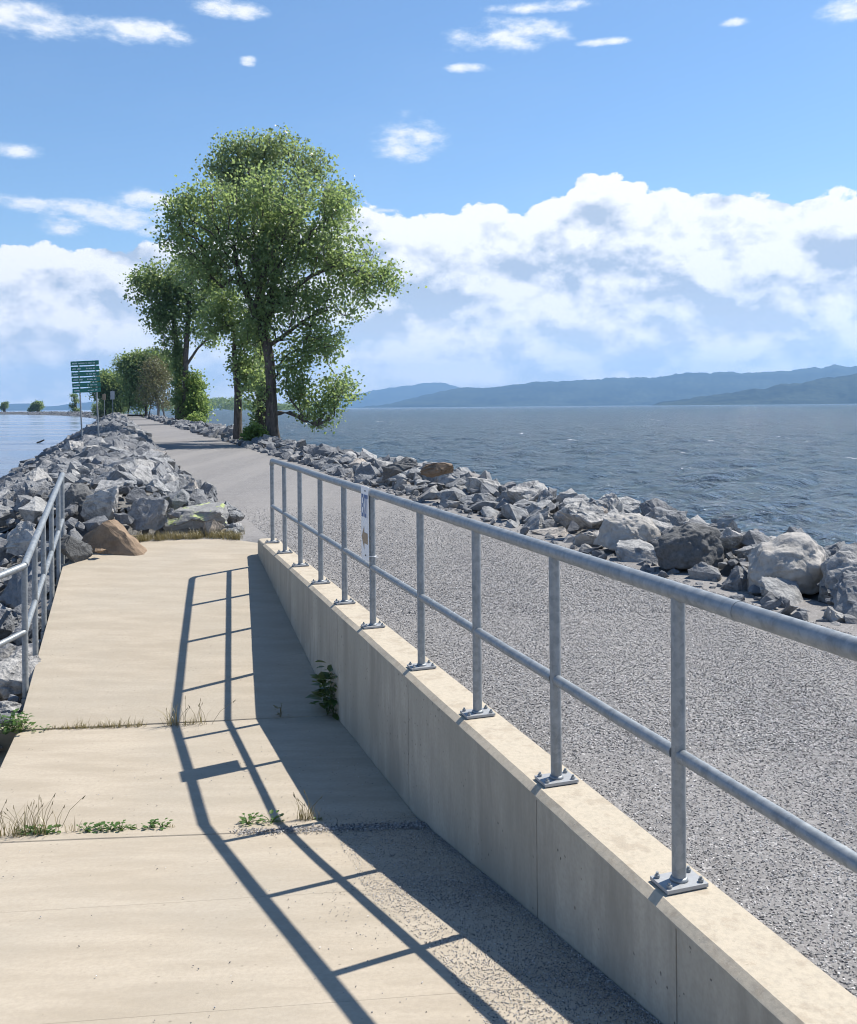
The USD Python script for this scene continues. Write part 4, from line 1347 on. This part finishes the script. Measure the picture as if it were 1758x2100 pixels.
for nm, lb, y, u, v, lobes, nt_, per, sp, sz, lm, bk, sd in far:
    ctr = lobes[0]
    r_ = 0.16 * y / 160
    lines = [([(u, v, 0), (u, (v + ctr[1]) / 2, 0), (ctr[0], ctr[1], 0), (ctr[0], ctr[1] - ctr[3] * 0.6, 0)], [r_ * 1.5, r_ * 1.2, r_, r_ * 0.3])]
    if nm in ("roadside_tree", "bare_tan_tree"):
        lines += [([(l[0], v, 0.5), ((l[0] * 2 + ctr[0]) / 3, (v + l[1]) / 2, .5), (l[0], l[1], .5)], [r_ * 1.1, r_ * 0.9, r_ * 0.4]) for l in lobes[1:3]]
    tree(nm, lb, y, lines, lobes, nt_, per, sp, sz, M[lm], M[bk], sd, step=1.2, r0=0.02, hole=0.35)


def bush(label, c, rad, n, size, mat, seed, name="shrub"):
    rg = np.random.default_rng(seed)
    T = thing(name, label=label, category="shrub")
    c = np.asarray(c, float); rad = np.asarray(rad, float)
    d = rg.normal(size=(n, 3)); d /= np.linalg.norm(d, axis=1, keepdims=True); d *= rg.random((n, 1)) ** 0.4
    d[:, 2] = np.abs(d[:, 2])
    pts = c + d * rad
    obj("foliage", leaves(rg, pts, 3, size * 0.6, size), mat, T)
    obj("stem", cat([tube([c + [0, 0, -0.05], c + (p - c) * 0.5 + [0, 0, 0.02], p], [0.012, 0.009, 0.004], 5) for p in pts[:: max(1, n // 24)]]), M["bark_dark"], T)


bush("bright yellow-green shrub at the foot of the cottonwood between the two trunks", at(522, 902, 43.0), (0.62, 0.5, 0.75), 420, 0.13, M["leaf_bright"], 5)
bush("green shrub growing beside the path under the twin-trunk tree", at(400, 872, 100.0), (1.2, 1.2, 1.4), 300, 0.24, M["leaf_bright"], 6)


# ------------------------------------------------------------------ weeds and grass on the ramp
def blades(rg, base, n, h, spread, width, lean=0.5, flat=(1, 1)):
    V, F = [], []
    for k in range(n):
        a = rg.uniform(0, 2 * math.pi); rr0 = spread * math.sqrt(rg.random())
        p = base + np.array([math.cos(a) * rr0 * flat[0], math.sin(a) * rr0 * flat[1], 0])
        hh = h * rg.uniform(0.45, 1.1)
        da = rg.uniform(0, 2 * math.pi); ln = lean * rg.uniform(0.2, 1.0) * hh
        tip = np.array([math.cos(da) * ln, math.sin(da) * ln, hh])
        sidev = np.array([-math.sin(da), math.cos(da), 0]) * width * rg.uniform(0.6, 1.2) / 2
        mid = tip * 0.55 * np.array([0.62, 0.62, 1.1])
        b_ = len(V)
        V += [p - sidev, p + sidev, p + mid - sidev * 0.8, p + mid + sidev * 0.8, p + tip]
        F += [(b_, b_ + 1, b_ + 3), (b_, b_ + 3, b_ + 2), (b_ + 2, b_ + 3, b_ + 4)]
    return np.array(V), np.array(F)


def ground(u, v):
    """point of the ramp under a picture measurement"""
    lo, hi = 2.0, 13.0
    for _ in range(50):
        mid = (lo + hi) / 2
        p = at(u, v, mid)
        if p[2] > ramp_z(p[0], p[1]): lo = mid
        else: hi = mid
    p = at(u, v, lo); p[2] = ramp_z(p[0], p[1])
    return p


def tuft(label, spots, h, mat, seed, n=60, spread=0.05, width=0.004, lean=0.6, heads=0, name="grass_tuft"):
    rg = np.random.default_rng(seed)
    T = thing(name, label=label, category="grass")
    for u, v in spots:
        k = rg.uniform(0.35, 1.25)
        obj("blades", blades(rg, ground(u + rg.uniform(-5, 5), v) + [0, 0, -0.01], max(6, int(n * rg.uniform(0.3, 1.2))), h * k, spread * rg.uniform(0.7, 1.3), width, lean, (1, 0.35)), mat, T)
    if heads:
        for u, v in spots:
            hs = []
            for _ in range(heads):
                p = ground(u, v) + np.array([rg.normal(0, spread * 0.6), rg.normal(0, spread * 0.3), 0]); q = p + np.array([rg.normal(0, 0.45) * h, rg.normal(0, 0.25) * h, h * rg.uniform(0.9, 1.5)])
                hs.append(tube([p, p + (q - p) * [0.35, 0.35, 0.55], q], [0.0016, 0.0013, 0.0008], 4))
                hs.append(tube([p + (q - p) * 0.88, q], [0.003, 0.001], 4))
            obj("seed_stalks", cat(hs), mat, T)


def broad_leaf(rg, p, direction, size, up):
    """one broad leaf with a folded midrib"""
    d = np.asarray(direction, float); d /= np.linalg.norm(d)
    s_ = np.cross(d, [0, 0, 1.0]); s_ /= np.linalg.norm(s_) + 1e-9
    n_ = np.cross(s_, d)
    L = [(0, 0, 0), (0.25, 0.30, 0.05), (0.6, 0.36, 0.06), (1.0, 0, -0.08), (0.6, -0.36, 0.06), (0.25, -0.30, 0.05), (0.5, 0, -0.02)]
    v = np.array([p + size * (a * d + b * s_ + (c + up * a * 0.3) * n_) for a, b, c in L])
    f = np.array([(0, 1, 6), (1, 2, 6), (2, 3, 6), (3, 4, 6), (4, 5, 6), (5, 0, 6)])
    return v, f


def leafy(label, spots, n, size, h, spread, mat, seed, name="weed"):
    rg = np.random.default_rng(seed)
    T = thing(name, label=label, category="weed")
    for u, v in spots:
        lv, stm = [], []
        g0 = ground(u, v) + [0, 0, -0.005]
        for _ in range(n):
            a = rg.uniform(0, 2 * math.pi); k = math.sqrt(rg.random())
            p = g0 + np.array([math.cos(a) * k * spread, math.sin(a) * k * spread * 0.6, h * rg.uniform(0.1, 1.0) * (1 - 0.4 * k)])
            lv.append(broad_leaf(rg, p, (math.cos(a), math.sin(a), rg.uniform(-0.3, 0.5)), size * rg.uniform(0.4, 0.95), 0.2))
            if rg.random() < 0.4:
                stm.append(tube([g0, (g0 + p) / 2 + [0, 0, 0.01], p], 0.0018, 4))
        lo_ = obj("leaves", cat(lv), mat, T)
        if stm:
            obj("stems", cat(stm), mat, T)


leafy("leafy green weed growing at the left end of the upper joint of the ramp", [(26, 1500), (12, 1505), (42, 1502)], 46, 0.055, 0.19, 0.10, M["weed"], 1)
leafy("sprig of small green weed just right of the leafy one on the upper joint", [(66, 1500), (92, 1498)], 7, 0.035, 0.06, 0.05, M["weed"], 2)
tuft("row of dry grass filling the left half of the ramp's upper joint", [(u, 1496 - (u - 90) * 0.032) for u in range(118, 292, 9)], 0.085, M["grass_dry"], 3, n=34, spread=0.07, lean=1.1)
tuft("taller dry grass tuft on the upper joint in the top rail's shadow", [(352, 1488), (380, 1486), (398, 1485), (408, 1484)], 0.15, M["grass_dry"], 4, n=34, spread=0.08, lean=1.2, heads=3)
leafy("straggly yellowish weed in the shadow near the upper joint", [(576, 1470)], 14, 0.04, 0.15, 0.05, M["grass_dry"], 5)
leafy("dark broad-leaved weed climbing against the concrete wall in its shadow", [(672, 1466), (686, 1468), (680, 1455)], 34, 0.13, 0.46, 0.10, M["weed_dark"], 6)
tuft("tall dry grass stalks at the left end of the lower joint", [(2, 1716), (22, 1714), (42, 1712), (62, 1711), (90, 1709)], 0.15, M["grass_dry"], 7, n=26, spread=0.10, lean=1.1, heads=5)
leafy("low green weed clump among the dry stalks at the lower joint", [(60, 1709), (82, 1708), (98, 1707)], 22, 0.038, 0.05, 0.07, M["weed"], 8)
leafy("low green weed patch left of centre on the lower joint", [(205, 1703), (228, 1702), (248, 1701), (178, 1704)], 20, 0.038, 0.055, 0.06, M["weed"], 9)
leafy("small green weed beside the rail's shadow on the lower joint", [(310, 1698), (332, 1697)], 20, 0.038, 0.055, 0.05, M["weed"], 10)
leafy("rounded bright green weed, left one of a pair on the lower joint", [(508, 1690)], 30, 0.038, 0.07, 0.06, M["weed"], 11)
leafy("rounded bright green weed, right one of a pair under the mid rail's shadow", [(556, 1687)], 32, 0.038, 0.08, 0.06, M["weed"], 12)
tuft("wispy dry grass at the shadow's edge on the lower joint", [(622, 1682), (640, 1680)], 0.11, M["grass_dry"], 13, n=26, spread=0.06, heads=3)
tuft("thin dry grass wisps between the weeds on the lower joint", [(150, 1705), (165, 1704), (270, 1700), (352, 1696)], 0.07, M["grass_dry"], 14, n=16, spread=0.05)
leafy("tiny green weed at the wall shadow's edge", [(660, 1679)], 7, 0.035, 0.03, 0.03, M["weed"], 15)
# grass behind the apron
rg = np.random.default_rng(55)
bl = []
for k in range(260):
    q = rg.random()
    e_ = np.array([np.interp(q, [0, 1], [-3.75, -2.45]), 0]); e_[1] = np.interp(e_[0], far_edge[3:, 0], far_edge[3:, 1]) + abs(rg.normal(0.05, 0.13)) + 0.02
    bl.append(blades(rg, np.array([e_[0], e_[1], -0.03]), 14, 0.12 * rg.uniform(0.5, 1.25), 0.06, 0.005, 0.7))
obj("bank_grass", cat(bl), M["grass_dry"], label="dry and green grass along the rounded far edge of the ramp", category="grass", kind="stuff")
xx_ = np.linspace(-4.2, -2.75, 20)
yy_ = np.interp(xx_, far_edge[3:, 0], far_edge[3:, 1], left=11.5)
V = np.vstack([np.c_[xx_, yy_ - 0.1, np.full(20, -0.09)], np.c_[xx_, yy_ + 0.30, np.full(20, 0.008)], np.c_[xx_, yy_ + 0.75, np.full(20, 0.02)]])
F = []
for k in range(2):
    for j_ in range(19):
        F += [(k * 20 + j_, k * 20 + j_ + 1, k * 20 + j_ + 21), (k * 20 + j_, k * 20 + j_ + 21, k * 20 + j_ + 20)]
M["soil"] = varied("grassy_soil", [(0, (0.14, 0.12, 0.085)), (1, (0.16, 0.135, 0.095))], island=False, scale=20.0, bump=0.8, dist=0.02, patch=(0.22, 0.19, 0.12))
obj("soil_strip", fix_up(trimesh.Trimesh(V, F, process=False)), M["soil"], kind="structure")

# ------------------------------------------------------------------ signs by the path
YS = 36.0
ds = thing("direction_sign", label="tall green sign of six stacked distance boards on two steel posts among the left rocks", category="sign")
pl0, pl1 = at(169, 912, YS), at(161.2, 742, YS)
pr0, pr1 = at(203, 912, YS), at(195.5, 741, YS)
for a_, b_ in ((pl0, pl1), (pr0, pr1)):
    a2 = a_ + (a_ - b_) * 0.12
    obj("post", tube([a2, (a2 + b_) / 2, b_], 0.032, 8), M["steel"], ds, smooth=40)
upv = (pl1 - pl0) / np.linalg.norm(pl1 - pl0)
rtv = np.array([1.0, 0.0, 0.04]); rtv -= upv * rtv.dot(upv); rtv /= np.linalg.norm(rtv)
outv = np.cross(rtv, upv)
W_, H_ = 58.0 / FPX * YS, 8.8 / FPX * YS
rg = np.random.default_rng(4)
for k in range(6):
    c = at(174.6 + k * 0.86, 744.6 + k * 11.15, YS) + outv * 0.045
    bo = trimesh.creation.extrude_polygon(Polygon([(-W_ / 2, -H_ / 2), (W_ / 2, -H_ / 2), (W_ / 2, H_ / 2), (-W_ / 2, H_ / 2)]).buffer(-0.015).buffer(0.015), 0.006, engine="earcut")
    tr = lambda vv_, o: c + vv_[:, :1] * rtv + vv_[:, 1:2] * upv + (vv_[:, 2:3] + o) * outv
    bd = obj("sign_board", trimesh.Trimesh(tr(np.array(bo.vertices), 0), bo.faces, process=False), M["green_sign"], ds)
    # worn lettering that can no longer be read: a short place line and a distance
    marks = []
    x0 = -W_ / 2 + 0.06
    for word in range(2 if k in (0, 1, 3) else 1):
        nl = int(rg.integers(4, 9))
        for _ in range(nl):
            w_ = rg.uniform(0.014, 0.026); h_ = rg.uniform(0.030, 0.052)
            marks.append(trimesh.creation.box([w_, h_, 0.002]).apply_translation([x0 + w_ / 2, -0.026 + h_ / 2, 0.0085])); x0 += w_ + 0.010
        x0 += 0.05
    x0 = W_ / 2 - 0.50
    for nl in (2, 4, 3):
        for _ in range(nl):
            w_ = rg.uniform(0.014, 0.026); h_ = rg.uniform(0.030, 0.052)
            marks.append(trimesh.creation.box([w_, h_, 0.002]).apply_translation([x0 + w_ / 2, -0.026 + h_ / 2, 0.0085])); x0 += w_ + 0.010
        x0 += 0.04
    mm = cat(marks)
    obj("lettering", trimesh.Trimesh(tr(np.array(mm.vertices), 0), mm.faces, process=False), M["sign_white"], bd)


def back_sign(label, u, v0, v1, w, y, mat, dy=0.0):
    T = thing("roadside_sign", label=label, category="sign")
    p0, p1 = at(u, v0, y), at(u, v1, y)
    H = p0[2] - p1[2]
    gz = 0.25
    obj("post", tube([[p0[0], y, gz - 0.3], [p0[0], y, (gz + p0[2]) / 2], [p0[0], y, p0[2] + 0.05]], 0.04, 8), M["steel"], T, smooth=40)
    pan_ = trimesh.creation.extrude_polygon(Polygon([(-w / 2, 0), (w / 2, 0), (w / 2, H), (-w / 2, H)]).buffer(-0.03).buffer(0.03), 0.01, engine="earcut")
    v_ = np.array(pan_.vertices)
    obj("panel", trimesh.Trimesh(np.c_[v_[:, 0] + p0[0], y - 0.05 - v_[:, 2], v_[:, 1] + p1[2]], pan_.faces[:, ::-1], process=False), mat, T)


back_sign("pale rectangular sign on a thin post far along the left edge of the path", 231, 802, 819, 0.46, 100.0, M["sign_back"])
back_sign("small brownish sign just left of the pale rectangular sign far along the path", 214, 808, 820, 0.40, 104.0, M["tan"])

# ------------------------------------------------------------------ boat, driftwood, far shore and hills
bt = thing("motor_boat", label="tiny white motor boat on the lake beyond the twin-trunk tree", category="boat")
p = at(434, 852, 517.0); p[2] = WATER_Z
hull = Polygon([(-2.0, -0.8), (1.2, -0.85), (2.4, 0), (1.2, 0.85), (-2.0, 0.8)])
hm = trimesh.creation.extrude_polygon(hull, 0.95, engine="earcut"); hv = np.array(hm.vertices); hv[:, :2] *= (0.72 + 0.28 * hv[:, 2:3] / 0.95); hv[:, 2] += 0.25 * (hv[:, 0] > 1.5) * (hv[:, 2] > 0.5) - 0.15
obj("hull", trimesh.Trimesh(hv + p, hm.faces, process=False), M["boat_white"], bt)
obj("cabin", cat([box([1.5, 1.2, 0.75], p + [0.1, 0, 1.15])]), M["boat_white"], bt)
obj("window", cat([box([1.3, 1.24, 0.32], p + [0.12, 0, 1.22])]), M["boat_dark"], bt)
obj("roof", cat([box([1.8, 1.4, 0.08], p + [0.0, 0, 1.57])]), M["boat_white"], bt)
obj("outboard_motor", cat([box([0.35, 0.4, 0.9], p + [-2.15, 0, 0.55])]), M["boat_dark"], bt)

p = at(75, 909, 0.0 + (EYE - WATER_Z) * FPX / (909 - 841.5)); p[2] = WATER_Z + 0.05
dw = thing("driftwood_log", label="small dark piece of driftwood floating on the calm water left of the sign", category="driftwood")
obj("log", tube([p, p + [0.35, 0.1, 0.10], p + [0.75, 0.15, 0.30]], [0.06, 0.09, 0.07], 8), M["wood"], dw, smooth=50)
p = at(62, 950, (EYE - WATER_Z) * FPX / (950 - 841.5)); p[2] = WATER_Z
v, f = rock_mesh(np.random.default_rng(12), 0.6, 2)
obj("boulder", trimesh.Trimesh(v * [1.5, 1, 0.85], f, process=False), M["rock_dark"], smooth=SOFT, loc=p, label="dark pointed rock standing in the calm water off the left bank", category="boulder")

# wooded shore across the lake
rg = np.random.default_rng(9)
lv = []
ps = []
for k in range(900):
    u = rg.uniform(330, 640)
    y = rg.uniform(1750, 1900)
    top_ = np.interp(u, [330, 420, 450, 480, 510, 540, 640], [16, 22, 24, 24, 18, 13, 8]) * (0.75 + 0.35 * meshkit.noise(np.array([u * 0.11, 0.3, 0.7])))
    p_ = at(u, 838, y)
    ps.append([p_[0], y, WATER_Z + rg.uniform(0.05, 1.0) ** 0.7 * top_])
obj("wooded_shore", leaves(rg, np.array(ps), 26, 2.6, 2.4, droop=0.1), M["leaf_dark"], kind="stuff", label="dark wooded shoreline across the lake behind the trees")


def ridge(pts, y, depth, seed, rough=0.10, base=-4.0, mat=None):
    """a forested ridge: heights read along the picture at distance y"""
    us = np.linspace(pts[0][0], pts[-1][0], 520)
    rg_ = np.random.default_rng(seed)
    crest = np.interp(us, [p_[0] for p_ in pts], [p_[1] for p_ in pts])
    crest = crest + (meshkit.fbm(np.c_[us * 0.035, 0 * us + seed, 0 * us], 4, seed) - 0.5) * 9 * np.clip((838 - crest) / 30, 0, 1)
    k = np.ones(3) / 3
    crest = np.convolve(np.pad(crest, 1, mode="edge"), k, "valid")
    q = np.linspace(-1, 1, 41)
    V = np.zeros((len(q), len(us), 3))
    for j_, (u, vtop) in enumerate(zip(us, crest)):
        pt = at(u, vtop, y)
        H = max(pt[2] - base, 3.0)
        for i_, s_ in enumerate(q):
            yy = y + s_ * depth
            xx = pt[0] * yy / y
            V[i_, j_] = (xx, yy, base + H * (1 - abs(s_) ** 1.6))
    n = meshkit.fbm(V * np.array([1, 1, 0]) / (depth * 0.35), 5, seed) - 0.5
    fall = (1 - np.abs(q) ** 1.5)[:, None]
    V[..., 2] += n * fall * (V[..., 2] - base) * rough * 3
    V[..., 2] += (meshkit.noise(V / 45.0) - 0.4) * 22 * (V[..., 2] > base + 12)
    V[..., 2] = np.maximum(V[..., 2], base)
    nx_ = len(us)
    i, j = np.meshgrid(np.arange(len(q) - 1), np.arange(nx_ - 1), indexing="ij")
    a = i * nx_ + j
    f = np.stack([a, a + 1, a + nx_ + 1, a + nx_], -1).reshape(-1, 4)
    m = fix_up(trimesh.Trimesh(V.reshape(-1, 3), np.vstack([f[:, [0, 1, 2]], f[:, [0, 2, 3]]]), process=False))
    tag(obj("hill_ridge", m, mat or M["hill"], smooth=True), kind="structure")


ridge([(1335, 832), (1360, 824), (1420, 818), (1500, 806), (1580, 795), (1660, 782), (1758, 766), (1900, 752), (2100, 760)], 6500.0, 900.0, 1, 0.09)
ridge([(700, 838), (780, 832), (830, 822), (900, 806), (940, 796), (1000, 793), (1060, 790), (1100, 783), (1180, 778), (1290, 778), (1340, 777), (1400, 769), (1500, 766), (1560, 764), (1620, 758), (1700, 752), (1758, 753), (1900, 745), (2100, 770)], 11000.0, 2200.0, 2, 0.08)
ridge([(560, 838), (640, 830), (700, 812), (745, 804), (800, 795), (840, 793), (875, 786), (905, 785), (940, 793), (1010, 812), (1100, 815), (1250, 800), (1340, 772), (1420, 776), (1560, 790)], 17000.0, 2500.0, 3, 0.06)
ridge([(-300, 822), (-60, 824), (0, 834), (20, 829), (60, 828), (90, 834), (120, 833), (150, 827), (190, 824), (240, 822), (300, 828), (380, 826), (440, 834), (520, 837)], 15000.0, 2000.0, 4, 0.05)

# ------------------------------------------------------------------ air
hz = G()
vol = hz.n("principled_volume", "volume", color=(0.34, 0.61, 1.0), density=7.2e-5, anisotropy=0.2)
hm_ = hz.done("lake_haze", volume=vol)
obj("haze", trimesh.creation.box([40000, 27000, 986.0]).apply_translation([0, 8500, 980 - 493.0]), hm_, kind="stuff", label="thin bluish summer haze over the lake")
